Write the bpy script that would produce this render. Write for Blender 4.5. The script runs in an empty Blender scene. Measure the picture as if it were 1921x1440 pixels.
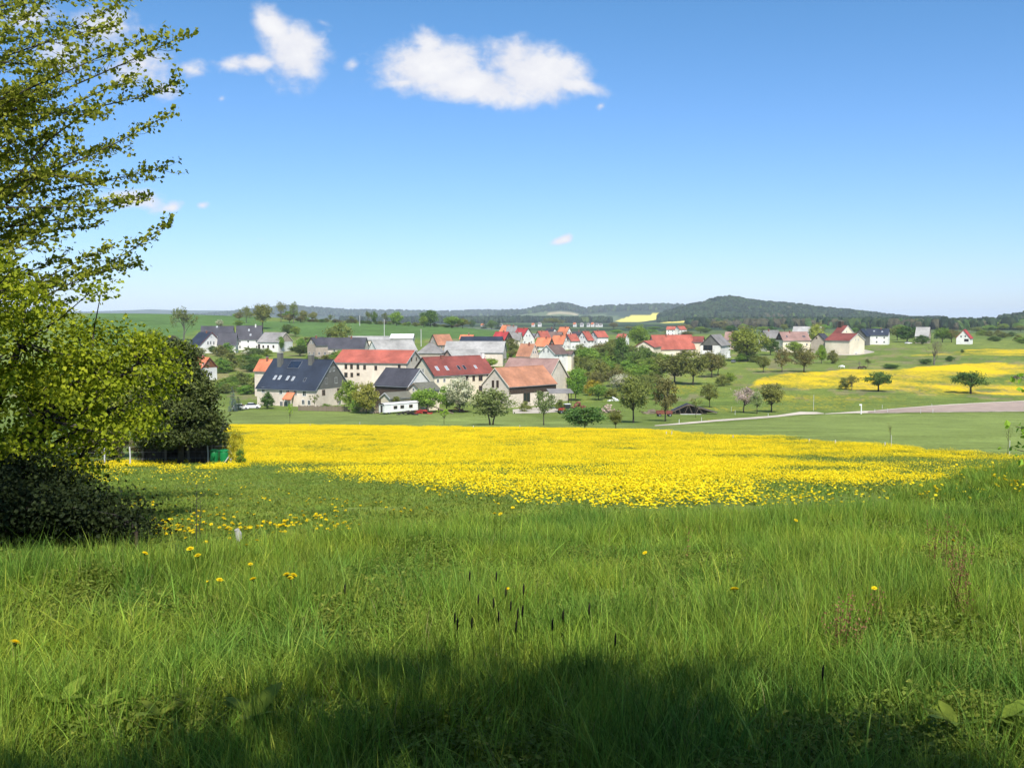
import bpy, math, random
import numpy as np
from mathutils import Vector, Matrix
R = math.radians
scene = bpy.context.scene
COL = scene.collection
rng = np.random.default_rng(7)
random.seed(7)

# ------------------------------------------------------------------ camera
F_PX, CX, CY, HORIZON = 1885.0, 960.5, 720.0, 590.0
PITCH = math.atan((CY - HORIZON) / F_PX)
cam_data = bpy.data.cameras.new('camera')
cam_data.sensor_fit = 'HORIZONTAL'
cam_data.angle = 2 * math.atan(CX / F_PX)
cam_data.clip_start = 0.05
cam_data.clip_end = 60000
cam = bpy.data.objects.new('camera', cam_data)
cam.location = (0, 0, 0)
cam.rotation_euler = (math.pi / 2 - PITCH, 0, 0)
COL.objects.link(cam)
scene.camera = cam

SUN_EL, SUN_AZ = R(50), R(171)          # azimuth measured from +Y towards +X: behind the camera, a little right
vs = scene.view_settings
vs.view_transform = 'Standard'; vs.look = 'None'; vs.gamma = 1.0; vs.exposure = 0.32
vs.use_curve_mapping = False
scene.cycles.use_denoising = True
scene.cycles.adaptive_threshold = 0.025
scene.cycles.max_bounces = 4
scene.cycles.diffuse_bounces = 2
scene.cycles.transmission_bounces = 3
scene.cycles.transparent_max_bounces = 4
scene.cycles.caustics_reflective = False
scene.cycles.caustics_refractive = False
scene.cycles.sample_clamp_indirect = 4.0

def pray(px, py):
    """view direction through a photo point, scaled to one metre of depth"""
    xc, yc = (px - CX) / F_PX, (CY - py) / F_PX
    cp, sp = math.cos(PITCH), math.sin(PITCH)
    dy = cp + yc * sp
    return xc / dy, (-sp + yc * cp) / dy

# ------------------------------------------------------------------ world: sky and clouds
world = bpy.data.worlds.new('World'); scene.world = world
world.use_nodes = True
wt = world.node_tree; wt.nodes.clear()
def wn(kind, **kw):
    n = wt.nodes.new(kind)
    for k, v in kw.items(): setattr(n, k, v)
    return n
def wl(a, b): wt.links.new(a, b)
def wmath(op, a, b=None, c=None, clamp=False):
    n = wn('ShaderNodeMath', operation=op); n.use_clamp = clamp
    for i, v in enumerate((a, b, c)):
        if v is None: continue
        if isinstance(v, (int, float)): n.inputs[i].default_value = v
        else: wl(v, n.inputs[i])
    return n.outputs[0]
out = wn('ShaderNodeOutputWorld'); bg = wn('ShaderNodeBackground')
sky = wn('ShaderNodeTexSky', sky_type='NISHITA')
sky.sun_disc = False; sky.sun_elevation = SUN_EL; sky.sun_rotation = SUN_AZ
sky.air_density = 1.0; sky.dust_density = 0.35; sky.ozone_density = 1.6; sky.altitude = 250
bg.inputs['Strength'].default_value = 0.141
tc = wn('ShaderNodeTexCoord'); sep = wn('ShaderNodeSeparateXYZ'); wl(tc.outputs['Generated'], sep.inputs[0])
ysafe = wmath('MAXIMUM', sep.outputs[1], 0.05)
X0 = wmath('DIVIDE', sep.outputs[0], ysafe); Z0 = wmath('DIVIDE', sep.outputs[2], ysafe)
comb = wn('ShaderNodeCombineXYZ'); wl(X0, comb.inputs[0]); wl(wmath('MULTIPLY', Z0, 1.35), comb.inputs[1])
def wnoise(scale, detail, rough, dist=0.0, off=0.0):
    n = wn('ShaderNodeTexNoise'); n.inputs['Scale'].default_value = scale
    n.inputs['Detail'].default_value = detail; n.inputs['Roughness'].default_value = rough
    n.inputs['Distortion'].default_value = dist
    if off:
        m = wn('ShaderNodeVectorMath', operation='ADD'); m.inputs[1].default_value = (off, off * .7, 0); wl(comb.outputs[0], m.inputs[0]); wl(m.outputs[0], n.inputs['Vector'])
    else: wl(comb.outputs[0], n.inputs['Vector'])
    return n.outputs['Fac']
nb = wnoise(17, 5, .60, .3); nb2 = wnoise(58, 3, .6, .3, 3.3); nwx = wnoise(9, 2, .6, 0, 7.1); nwz = wnoise(9, 2, .6, 0, 13.7)
# domain warp so that the outlines turn ragged
Xw = wmath('MULTIPLY_ADD', wmath('SUBTRACT', nwx, .5), .045, X0)
Zw = wmath('MULTIPLY_ADD', wmath('SUBTRACT', nwz, .5), .035, Z0)
# px, py, half width px, half height px, lean, strength
PUFFS = [(805,135,92,42,0,1.1),(890,158,120,34,0,1.1),(808,92,40,32,.2,.92),(860,120,60,42,0,.95),(1000,130,85,42,.25,1.15),(975,100,35,32,0,1.0),(1060,155,70,17,.35,1.05),
         (760,160,70,20,0,.85),(745,110,45,15,-.2,.62),(900,180,110,14,0,.7),
         (545,100,52,48,.3,1.15),(515,55,34,40,.7,1.05),(470,118,70,18,-.15,.95),(560,125,45,24,0,.85),(425,125,40,14,.2,.75),
         (610,45,45,30,.3,.50),(655,125,22,18,.1,.66),(1127,194,18,11,.1,.70),(415,187,22,16,0,.52),
         (190,60,95,60,.2,.78),(250,130,100,42,.2,.84),(350,135,48,28,.1,.78),(120,110,90,50,0,.72),(300,170,50,26,0,.70),(60,40,90,50,0,.7),
         (1043,453,19,9,0,1.2),(255,374,66,17,.12,.95),(320,382,30,11,.1,.95),(385,384,22,11,0,.80),(645,494,24,9,0,.52),(175,480,40,10,0,.5),(375,495,35,9,0,.45),(500,451,18,6,0,.42)]
field = None
shear = {}
for (px, py, hw, hh, lean, st) in PUFFS:
    ln_ = min((-.2, 0, .2, .4, .7), key=lambda q: abs(q - lean))
    if ln_ not in shear:
        cv = wn('ShaderNodeCombineXYZ'); wl(Xw, cv.inputs[0]); wl(Zw if not ln_ else wmath('MULTIPLY_ADD', Xw, ln_ * .6, Zw), cv.inputs[1]); shear[ln_] = cv.outputs[0]
    cx, cz = pray(px, py); cz += cx * ln_ * .6; kx, kz = F_PX / (hw * 1.16), F_PX / (hh * 1.16)
    va = wn('ShaderNodeVectorMath', operation='MULTIPLY_ADD'); wl(shear[ln_], va.inputs[0]); va.inputs[1].default_value = (kx, kz, 0); va.inputs[2].default_value = (-cx * kx, -cz * kz, 0)
    le = wn('ShaderNodeVectorMath', operation='LENGTH'); wl(va.outputs[0], le.inputs[0])
    f = wmath('MULTIPLY_ADD', le.outputs['Value'], -.74, st * 1.1)
    field = f if field is None else wmath('SMOOTH_MAX', field, f, .12)   # smooth union of puffs
field = wmath('MAXIMUM', field, 0.)
dens = wmath('ADD', field, wmath('MULTIPLY', wmath('SUBTRACT', nb, .5), .95))
dens = wmath('ADD', dens, wmath('MULTIPLY', wmath('SUBTRACT', nb2, .5), .55))
mr = wn('ShaderNodeMapRange', interpolation_type='SMOOTHSTEP'); wl(dens, mr.inputs[0])
mr.inputs[1].default_value = .27; mr.inputs[2].default_value = .88; mr.inputs[3].default_value = 0; mr.inputs[4].default_value = .97
mask = wmath('MULTIPLY', mr.outputs[0], wmath('GREATER_THAN', sep.outputs[1], .1))
mask = wmath('MULTIPLY', mask, wmath('GREATER_THAN', field, .06))
shade = wn('ShaderNodeMapRange'); wl(wmath('MULTIPLY_ADD', nb, .6, wmath('MULTIPLY', dens, .55)), shade.inputs[0])
shade.inputs[1].default_value = .45; shade.inputs[2].default_value = 1.0
cc = wn('ShaderNodeMix', data_type='RGBA'); wl(shade.outputs[0], cc.inputs[0])
cc.inputs[6].default_value = (4.3, 4.4, 4.95, 1); cc.inputs[7].default_value = (5.5, 5.5, 5.6, 1)
# clear spring air: the sky model graded by elevation only
gr = wn('ShaderNodeValToRGB'); wl(sep.outputs[2], gr.inputs[0]); ce = gr.color_ramp.elements
stops = [(0., (.85,1.03,1.55)), (.021, (.75,.86,1.25)), (.074, (.77,.92,1.10)), (.152, (.72,1.06,1.09)), (.20, (.65,1.03,1.15)), (.295, (.63,1.05,1.36))]
for k, (ps, cl) in enumerate(stops):
    el = ce[0] if k == 0 else (ce[1] if k == len(stops) - 1 else ce.new(ps)); el.position = ps; el.color = (*[q / 1.6 for q in cl], 1)
gam = wn('ShaderNodeVectorMath', operation='MULTIPLY'); wl(sky.outputs[0], gam.inputs[0]); wl(gr.outputs[0], gam.inputs[1])
mx = wn('ShaderNodeMix', data_type='RGBA'); wl(mask, mx.inputs[0]); wl(gam.outputs[0], mx.inputs[6]); wl(cc.outputs[2], mx.inputs[7])
wl(mx.outputs[2], bg.inputs['Color']); wl(bg.outputs[0], out.inputs['Surface'])

# ------------------------------------------------------------------ sun
sl = bpy.data.lights.new('sun', 'SUN'); sl.energy = 5.0; sl.angle = R(.53); sl.color = (1, .955, .88)
sun = bpy.data.objects.new('sun', sl); COL.objects.link(sun)
sdir = Vector((math.sin(SUN_AZ) * math.cos(SUN_EL), math.cos(SUN_AZ) * math.cos(SUN_EL), math.sin(SUN_EL)))
sun.rotation_euler = sdir.to_track_quat('Z', 'Y').to_euler()
sun.location = sdir * 60

# ------------------------------------------------------------------ terrain height
def pchip(xk, yk, x):
    xk = np.asarray(xk, float); yk = np.asarray(yk, float)
    h = np.diff(xk); dl = np.diff(yk) / h
    m = np.zeros_like(yk); m[0] = dl[0]; m[-1] = dl[-1]
    for i in range(1, len(xk) - 1):
        if dl[i - 1] * dl[i] > 0:
            w1 = 2 * h[i] + h[i - 1]; w2 = h[i] + 2 * h[i - 1]
            m[i] = (w1 + w2) / (w1 / dl[i - 1] + w2 / dl[i])
    i = np.clip(np.searchsorted(xk, x) - 1, 0, len(xk) - 2)
    t = (x - xk[i]) / h[i]
    return ((2*t**3-3*t**2+1)*yk[i] + (t**3-2*t**2+t)*h[i]*m[i] + (-2*t**3+3*t**2)*yk[i+1] + (t**3-t**2)*h[i]*m[i+1])
NEAR = [(1,-1.62),(5,-1.88),(8.4,-2.15),(12,-2.56),(16,-3.06),(30,-5.0),(56,-8.2),(115,-13.5),(200,-21.3),(250,-24.0)]
FAR = [(3000,-23),(5000,-45),(10000,-110),(30000,-330)]
COLS = {
 -400: [(300,-24.3),(400,-21),(520,-15.5),(650,-8.5),(800,-1.5),(950,2),(1200,2.5),(1500,-4),(2000,-18)],
  250: [(300,-24.5),(400,-21.5),(520,-16.8),(650,-10),(800,-3),(930,.8),(1100,1.2),(1400,-6),(2000,-20)],
  600: [(300,-24.7),(400,-22),(520,-17.5),(650,-12),(800,-6),(900,-4.6),(1000,-4.8),(1400,-16),(2000,-22)],
  800: [(300,-24.7),(400,-22.2),(520,-18),(650,-13),(780,-9.2),(880,-9.2),(1100,-14),(1400,-18),(2000,-22)],
 1000: [(300,-24.7),(400,-22.5),(520,-18.5),(600,-16.2),(720,-14.2),(800,-14.2),(1000,-18),(1500,-20),(2000,-22)],
 1200: [(300,-24.6),(400,-23),(520,-20.5),(700,-19.2),(1000,-20),(1500,-20),(2000,-21)],
 1500: [(300,-24.3),(400,-22.6),(460,-21.6),(520,-20.4),(680,-18.4),(800,-17.8),(1000,-18),(1500,-19),(2000,-21)],
 1921: [(300,-24.2),(340,-23.8),(400,-22),(460,-20.4),(520,-19.6),(680,-18),(800,-18),(1200,-19),(2000,-21)],
 2600: [(300,-24.0),(340,-23.6),(400,-22),(460,-20.4),(520,-19.6),(680,-18),(800,-18),(1200,-19),(2000,-21)],
}
LD = np.linspace(0, math.log(30000), 2400)
ctk = np.array([(p - CX) / F_PX for p in COLS])
TAB = np.array([pchip([math.log(a) for a, b in NEAR + v + FAR], [b for a, b in NEAR + v + FAR], LD) for v in COLS.values()])
ker = np.exp(-np.linspace(-2, 2, 25) ** 2); ker /= ker.sum()
TAB = np.array([np.convolve(np.pad(r, 12, mode='edge'), ker, mode='valid') for r in TAB])
TT = np.linspace(ctk[0], ctk[-1], 240)
TAB2 = np.array([pchip(ctk, TAB[:, j], TT) for j in range(len(LD))]).T     # (240, 2400)
# ridges: distance, width, skyline (photo px, py)
RIDGES = [
 (9500, 1100, [(-900,584),(0,583),(180,584),(230,582),(280,580),(330,582),(400,582),(450,583),(520,585),(600,590),(800,596)]),
 (6500, 900, [(300,604),(430,590),(500,583),(545,579),(575,581),(610,584),(650,587),(700,588),(760,588.5),(820,590),(880,589),(940,588),(1000,588),(1100,592),(1200,600)]),
 (5300, 650, [(850,606),(930,590),(985,585),(1008,581),(1030,577),(1050,574),(1072,576),(1090,582),(1100,584.5),(1112,580),(1150,578),(1200,576.5),(1250,575),(1290,577.5),(1330,581),(1420,590),(1600,606)]),
 (3200, 420, [(1160,612),(1230,600),(1262,590),(1290,581.5),(1320,575),(1345,567.5),(1368,565),(1385,566.5),(1405,570.5),(1440,575),(1500,579.5),(1540,585),(1580,589),(1620,592),(1650,597),(1700,603),(1760,608),(1900,614)]),
 (1900, 260, [(1690,616),(1760,611.5),(1810,609.5),(1850,608.5),(1885,603),(1921,599),(2000,592),(2200,586),(2700,582)]),
]
RZ = []
for d0, w, pl in RIDGES:
    RZ.append((d0, w, np.array([pray(a, b)[0] for a, b in pl]), np.array([pray(a, b)[1] * d0 for a, b in pl])))
def vnoise(x, y, seed=0):
    xi = np.floor(x).astype(np.int64); yi = np.floor(y).astype(np.int64); xf = x - xi; yf = y - yi
    u = xf*xf*(3-2*xf); v = yf*yf*(3-2*yf)
    def hsh(a, b):
        n = (a * 374761393 + b * 668265263 + seed * 1442695041) & 0xffffffff
        n = ((n ^ (n >> 13)) * 1274126177) & 0xffffffff
        return ((n ^ (n >> 16)) & 0xffff) / 65535.0
    return (hsh(xi,yi)*(1-u)+hsh(xi+1,yi)*u)*(1-v) + (hsh(xi,yi+1)*(1-u)+hsh(xi+1,yi+1)*u)*v
def fbm(x, y, octs=4, seed=0, gain=.5):
    s = 0; a = 1; t = 0
    for o in range(octs):
        s = s + a * vnoise(x * 2**o, y * 2**o, seed + o * 17); t += a; a *= gain
    return s / t
def height(x, y):
    x = np.asarray(x, float); y = np.asarray(y, float)
    d = np.maximum(y, 1.0)
    t = np.clip(x / np.maximum(y, 15.0), TT[0], TT[-1])
    ti = (t - TT[0]) / (TT[1] - TT[0]); li = np.log(d) / (LD[1] - LD[0])
    i = np.clip(ti.astype(int), 0, len(TT) - 2); j = np.clip(li.astype(int), 0, len(LD) - 2)
    a = ti - i; b = np.clip(li - j, 0, 1)
    z = (TAB2[i,j]*(1-a)*(1-b) + TAB2[i+1,j]*a*(1-b) + TAB2[i,j+1]*(1-a)*b + TAB2[i+1,j+1]*a*b)
    z = z - np.minimum(y - 1.0, 0) * .05
    for d0, w, rt, rz in RZ:
        top = np.interp(t, rt, rz)
        k = np.exp(-((d - d0) / w) ** 2)
        z = z + np.maximum(top - z, 0) * k
    z = z + .55 * np.exp(-((x - 9.2) / 3.0) ** 2 - ((y - 15.0) / 3.2) ** 2)      # grassy hump at the right
    amp = np.clip((d - 18) / 60, 0, 1) * np.clip((900 - d) / 500, 0, 1)
    z = z + amp * (.5 * (fbm(x / 34, y / 34, 2, 3) - .5) + .22 * (fbm(x / 9, y / 9, 2, 5) - .5))
    z = z + .10 * (fbm(x / 1.9, y / 1.9, 2, 9) - .5) * np.clip(1.3 - d / 40, 0, 1)
    far = np.clip((d - 1200) / 800, 0, 1)
    z = z + far * 5 * (fbm(x / 220, y / 220, 3, 21) - .5)
    return z
def hz(x, y): return float(height(np.array([x]), np.array([y]))[0])
_DS = np.exp(np.linspace(math.log(1.5), math.log(14000), 5000))
def at(px, py, dmin=1.5):
    """the spot of ground seen through a photo point -> (x, y, z)"""
    dx, dz = pray(px, py)
    ds = _DS[_DS >= dmin]
    g = height(ds * dx, ds)
    below = g >= ds * dz
    i = int(np.argmax(below)) if below.any() else len(ds) - 1
    d = ds[i]
    if i > 0:
        e0 = ds[i-1]*dz - g[i-1]; e1 = ds[i]*dz - g[i]
        if e0 > 0 >= e1: d = ds[i-1] + (ds[i]-ds[i-1]) * e0 / (e0 - e1)
    return (d * dx, d, hz(d * dx, d))
# ------------------------------------------------------------------ helpers
def tag(o, label=None, cat=None, group=None, kind=None):
    if label: o['label'] = label
    if cat: o['category'] = cat
    if group: o['group'] = group
    if kind: o['kind'] = kind
    return o
def link(name, me, mats=(), parent=None, loc=None, rotz=0.0):
    o = bpy.data.objects.new(name, me)
    if me is not None and len(me.materials) == 0:
        for m in (mats if isinstance(mats, (list, tuple)) else [mats]): me.materials.append(m)
    if parent is not None: o.parent = parent
    if loc is not None: o.location = loc
    if rotz: o.rotation_euler = (0, 0, rotz)
    COL.objects.link(o)
    return o
def empty(name, loc=(0, 0, 0), rotz=0.0):
    o = bpy.data.objects.new(name, None); o.empty_display_size = .3
    o.location = loc; o.rotation_euler = (0, 0, rotz); COL.objects.link(o)
    return o
def np_mesh(name, V, F, smooth=False, attrs=None, midx=None):
    """V (n,3), F (m,k) all faces of one size"""
    V = np.asarray(V, np.float32); F = np.asarray(F, np.int32)
    me = bpy.data.meshes.new(name); m, k = F.shape
    me.vertices.add(len(V)); me.vertices.foreach_set('co', V.ravel())
    me.loops.add(m * k); me.loops.foreach_set('vertex_index', F.ravel())
    me.polygons.add(m); me.polygons.foreach_set('loop_start', np.arange(0, m * k, k, dtype=np.int32))
    me.polygons.foreach_set('loop_total', np.full(m, k, np.int32))
    if midx is not None: me.polygons.foreach_set('material_index', np.asarray(midx, np.int32))
    me.polygons.foreach_set('use_smooth', np.full(m, smooth, bool))
    me.update(calc_edges=True)
    for an, (typ, arr) in (attrs or {}).items():
        a = me.attributes.new(an, typ, 'POINT')
        a.data.foreach_set({'FLOAT': 'value', 'FLOAT_COLOR': 'color', 'FLOAT_VECTOR': 'vector', 'INT': 'value'}[typ], np.asarray(arr).ravel())
    return me
class MB:
    """a small mesh builder: boxes, prisms, tubes in one mesh"""
    def __init__(s): s.v = []; s.f = []; s.m = []
    def add(s, vs_, fs_, mi=0):
        b = len(s.v); s.v += [tuple(v) for v in vs_]; s.f += [tuple(b + i for i in f) for f in fs_]; s.m += [mi] * len(fs_); return s
    def box(s, lo, hi, mi=0):
        x0,y0,z0 = lo; x1,y1,z1 = hi
        return s.add([(x0,y0,z0),(x1,y0,z0),(x1,y1,z0),(x0,y1,z0),(x0,y0,z1),(x1,y0,z1),(x1,y1,z1),(x0,y1,z1)],
                     [(3,2,1,0),(4,5,6,7),(0,1,5,4),(1,2,6,5),(2,3,7,6),(3,0,4,7)], mi)
    def hexa(s, p, mi=0):
        return s.add(p, [(3,2,1,0),(4,5,6,7),(0,1,5,4),(1,2,6,5),(2,3,7,6),(3,0,4,7)], mi)
    def tube(s, pts, rad, n=6, mi=0, cap=True):
        pts = [Vector(p) for p in pts]; b = len(s.v)
        if not hasattr(rad, '__len__'): rad = [rad] * len(pts)
        for i, p in enumerate(pts):
            d = (pts[min(i+1, len(pts)-1)] - pts[max(i-1, 0)]).normalized()
            u = d.cross(Vector((0,0,1)) if abs(d.z) < .95 else Vector((1,0,0))).normalized(); w = d.cross(u)
            for k in range(n):
                a = 2*math.pi*k/n; q = p + (u*math.cos(a) + w*math.sin(a))*rad[i]; s.v.append(tuple(q))
        for i in range(len(pts)-1):
            for k in range(n):
                s.f.append((b+i*n+k, b+i*n+(k+1)%n, b+(i+1)*n+(k+1)%n, b+(i+1)*n+k)); s.m.append(mi)
        if cap:
            s.f.append(tuple(b+k for k in range(n))[::-1]); s.m.append(mi)
            s.f.append(tuple(b+(len(pts)-1)*n+k for k in range(n))); s.m.append(mi)
        return s
    def mesh(s, name, smooth=False):
        me = bpy.data.meshes.new(name); me.from_pydata(s.v, [], s.f); me.polygons.foreach_set('material_index', s.m)
        if smooth: me.polygons.foreach_set('use_smooth', [True]*len(s.f))
        me.update(); return me
    def build(s, name, mats, parent=None, smooth=False, loc=None, rotz=0):
        return link(name, s.mesh(name, smooth), mats, parent, loc, rotz)

# ------------------------------------------------------------------ materials
def new_mat(name):
    m = bpy.data.materials.new(name); m.use_nodes = True; t = m.node_tree; t.nodes.clear()
    o = t.nodes.new('ShaderNodeOutputMaterial'); return m, t, o
def nd(t, kind, ins=None, **kw):
    n = t.nodes.new(kind)
    for k, v in kw.items(): setattr(n, k, v)
    for k, v in (ins or {}).items():
        if hasattr(v, 'is_linked') or hasattr(v, 'node'): t.links.new(v, n.inputs[k])
        else: n.inputs[k].default_value = v
    return n
def mixc(t, fac, a, b, mode='MIX'):
    n = t.nodes.new('ShaderNodeMix'); n.data_type = 'RGBA'; n.blend_type = mode
    for i, v in ((0, fac), (6, a), (7, b)):
        if hasattr(v, 'node'): t.links.new(v, n.inputs[i])
        else: n.inputs[i].default_value = v if i == 0 else (*v, 1)
    return n.outputs[2]
def mat(name, col, col2=None, scale=1.5, rough=.85, bump=0., bscale=8., spec=.3, metal=0., rows=None, rnd=0.):
    """painted / mineral surface: two tones mixed by noise, wear and relief; rows = spacing of tile courses"""
    m, t, o = new_mat(name)
    tcn = nd(t, 'ShaderNodeTexCoord')
    co = tcn.outputs['Object']
    n1 = nd(t, 'ShaderNodeTexNoise', {'Vector': co, 'Scale': scale, 'Detail': 6., 'Roughness': .6})
    rmp = nd(t, 'ShaderNodeMapRange', {'Value': n1.outputs['Fac'], 1: .33, 2: .67})
    c = mixc(t, rmp.outputs[0], col, col2 or tuple(x * .78 for x in col))
    n2 = nd(t, 'ShaderNodeTexNoise', {'Vector': co, 'Scale': scale * .17, 'Detail': 3.})
    r2 = nd(t, 'ShaderNodeMapRange', {'Value': n2.outputs['Fac'], 1: .3, 2: .7, 3: .84 if not rows else .70, 4: 1.12 if not rows else 1.20})
    c = mixc(t, 1., c, nd(t, 'ShaderNodeCombineColor', {0: r2.outputs[0], 1: r2.outputs[0], 2: r2.outputs[0]}).outputs[0], 'MULTIPLY')
    if rnd:
        oi = nd(t, 'ShaderNodeObjectInfo')
        r3 = nd(t, 'ShaderNodeMapRange', {'Value': oi.outputs['Random'], 3: 1 - rnd, 4: 1 + rnd})
        c = mixc(t, 1., c, nd(t, 'ShaderNodeCombineColor', {0: r3.outputs[0], 1: r3.outputs[0], 2: r3.outputs[0]}).outputs[0], 'MULTIPLY')
    p = nd(t, 'ShaderNodeBsdfPrincipled', {'Base Color': c, 'Roughness': rough, 'Specular IOR Level': spec, 'Metallic': metal})
    hgt = None
    if bump:
        n3 = nd(t, 'ShaderNodeTexNoise', {'Vector': co, 'Scale': bscale, 'Detail': 5.}); hgt = n3.outputs['Fac']
    if rows:
        sx = nd(t, 'ShaderNodeSeparateXYZ', {0: co})
        w = nd(t, 'ShaderNodeMath', {0: nd(t, 'ShaderNodeMath', {0: sx.outputs[2], 1: rows}, operation='DIVIDE').outputs[0]}, operation='FRACT').outputs[0]
        hgt = w if hgt is None else nd(t, 'ShaderNodeMath', {0: w, 1: hgt}, operation='ADD').outputs[0]
        bump = max(bump, .5)
    if hgt is not None:
        b = nd(t, 'ShaderNodeBump', {'Height': hgt, 'Strength': min(bump, 1.), 'Distance': .06}); t.links.new(b.outputs[0], p.inputs['Normal'])
    t.links.new(p.outputs[0], o.inputs[0]); return m
def leaf_mat(name, dark, mid, light, trans=.35, hue=.03, rough=.6, patch=0.):
    """foliage: tone from the 'tint' attribute of each leaf, a shift for each plant, light passing through"""
    m, t, o = new_mat(name)
    at_ = nd(t, 'ShaderNodeAttribute', attribute_name='tint')
    cr = nd(t, 'ShaderNodeValToRGB', {'Fac': at_.outputs['Fac']})
    e = cr.color_ramp.elements; e[0].color = (*dark, 1); e[1].color = (*light, 1); k = e.new(.5); k.color = (*mid, 1)
    oi = nd(t, 'ShaderNodeObjectInfo')
    hs = nd(t, 'ShaderNodeHueSaturation', {'Color': cr.outputs[0]})
    t.links.new(nd(t, 'ShaderNodeMapRange', {'Value': oi.outputs['Random'], 3: .5 - hue, 4: .5 + hue}).outputs[0], hs.inputs['Hue'])
    rv = nd(t, 'ShaderNodeMath', {0: nd(t, 'ShaderNodeMath', {0: oi.outputs['Random'], 1: 7.31}, operation='MULTIPLY').outputs[0]}, operation='FRACT')
    t.links.new(nd(t, 'ShaderNodeMapRange', {'Value': rv.outputs[0], 3: .82, 4: 1.18}).outputs[0], hs.inputs['Value'])
    if patch:      # kinds of grass growing in drifts: bluish and yellowish stands
        gp = nd(t, 'ShaderNodeNewGeometry'); pn = nd(t, 'ShaderNodeTexNoise', {'Vector': gp.outputs['Position'], 'Scale': .85, 'Detail': 4., 'Roughness': .65})
        pf = nd(t, 'ShaderNodeMapRange', {'Value': pn.outputs['Fac'], 1: .36, 2: .64})
        tc_ = mixc(t, pf.outputs[0], (1 - patch, 1 - patch*.62, 1 - patch*.15), (1.12, 1.06, .95)); hc = mixc(t, 1., hs.outputs[0], tc_, 'MULTIPLY')
    else: hc = hs.outputs[0]
    p = nd(t, 'ShaderNodeBsdfPrincipled', {'Base Color': hc, 'Roughness': rough, 'Specular IOR Level': .12})
    tr = nd(t, 'ShaderNodeBsdfTranslucent', {'Color': hc})
    ms = nd(t, 'ShaderNodeMixShader', {0: trans, 1: p.outputs[0], 2: tr.outputs[0]})
    t.links.new(ms.outputs[0], o.inputs[0]); return m

# ------------------------------------------------------------------ ground sheet
def poly(pts): return np.array([at(a, b)[:2] for a, b in pts])
def inside(P, x, y):
    c = np.zeros(x.shape, bool); j = len(P) - 1
    for i in range(len(P)):
        xi, yi = P[i]; xj, yj = P[j]
        if yi != yj: c ^= ((yi > y) != (yj > y)) & (x < (xj - xi) * (y - yi) / (yj - yi) + xi)
        j = i
    return c
FIELD = poly([(425,797),(560,798.5),(700,800),(900,803),(1000,803.5),(1150,808.5),(1300,815),(1450,822),(1600,833),(1750,843),(1921,857),(2150,876)] +
             [(2150,930),(1921,948),(1700,958),(1500,958),(1300,958),(1150,955),(1000,951),(900,935),(800,922),(700,909),(600,892),(520,882),(455,874),(425,872)])
UPPER = poly([(1385,727),(1440,703),(1500,697),(1600,693),(1700,691),(1760,684),(1850,680.5),(1921,682),(2050,684),(2050,742),(1921,741),(1820,738),(1700,735),(1620,732),(1500,729)])
UPPER2 = poly([(1690,668),(1760,660),(1800,656),(1860,654),(1921,655),(2050,656),(2050,668),(1921,668),(1820,667)])
TRACK = poly([(1228,797.5),(1290,792),(1345,787),(1420,781),(1470,777.5),(1530,773),(1580,773.5),(1640,770),(1700,764),(1760,760),(1921,751.5),(2150,741),(2150,772),(1921,772),(1820,772.6),(1700,774),(1640,775),(1548,776),(1470,781),(1400,786.5),(1345,791),(1290,796),(1240,800)])
PLOUGH = poly([(1640,771.6),(1700,766),(1760,762),(1830,758),(1921,754),(2150,744),(2150,768),(1921,769),(1820,771),(1700,772.8)])
YARD1 = poly([(962,776),(968,766),(1030,762),(1075,764),(1072,772),(1030,776)])
YARD2 = poly([(1558,668),(1560,657),(1625,655),(1640,658),(1640,663),(1612,667)])
ROAD = poly([(878,614.5),(884,614),(925,617),(965,622),(1040,629),(1040,636),(1000,632),(940,623),(900,618)])
MOWN = poly([(420,768),(700,772),(960,778),(1060,790),(1228,799),(1345,793),(1470,783),(1560,777.5),(1921,774),(2150,776),(2150,876),(1921,857),(1750,843),(1600,833),(1450,822),(1300,815),(1150,808.5),(1000,803.5),(700,800),(425,797)])
CROP = poly([(130,600),(300,588),(500,602),(700,607),(860,613),(965,621),(960,632),(800,637),(560,632),(490,615),(420,608),(370,622),(330,640),(200,650),(120,650)])
RAPE = poly([(1155,602),(1175,594),(1205,590),(1252,588.5),(1250,594),(1225,600.5)])
PALE = poly([(1765,608.6),(1800,606.5),(1850,607.5),(1850,611),(1800,612)])
PALE2 = poly([(1010,593),(1040,585),(1075,585),(1090,592)])
RAPE2 = poly([(1240,604),(1290,601.5),(1290,605),(1245,606)])

def soft(P, x, y, k=.010):
    """1 inside, 0 outside, blending over a strip that grows with distance; ragged edge"""
    d2 = np.full(x.shape, 1e12); n = len(P)
    lo = P.min(0) - 60; hi = P.max(0) + 60; b = (x > lo[0]) & (x < hi[0]) & (y > lo[1]) & (y < hi[1])
    xb, yb = x[b], y[b]; db = np.full(xb.shape, 1e12)
    for i in range(n):
        ax, ay = P[i]; bx, by = P[(i+1) % n]; ex, ey = bx-ax, by-ay; L2 = ex*ex + ey*ey + 1e-9
        t = np.clip(((xb-ax)*ex + (yb-ay)*ey)/L2, 0, 1); db = np.minimum(db, (xb-ax-t*ex)**2 + (yb-ay-t*ey)**2)
    sd = np.sqrt(db) * np.where(inside(P, xb, yb), 1, -1) + yb*k*1.6*(fbm(xb/(3+yb*.02), yb/(3+yb*.02), 3, 33) - .5)*2
    out_ = np.zeros(x.shape); out_[b] = np.clip(sd/(yb*k) + .5, 0, 1); return out_
na_f, na_s, nr = 540, 44, 540
ang = np.concatenate([np.linspace(-math.pi, -R(36), na_s, endpoint=False), np.linspace(-R(36), R(36), na_f), np.linspace(R(36), math.pi, na_s + 1)[1:]])
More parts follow.
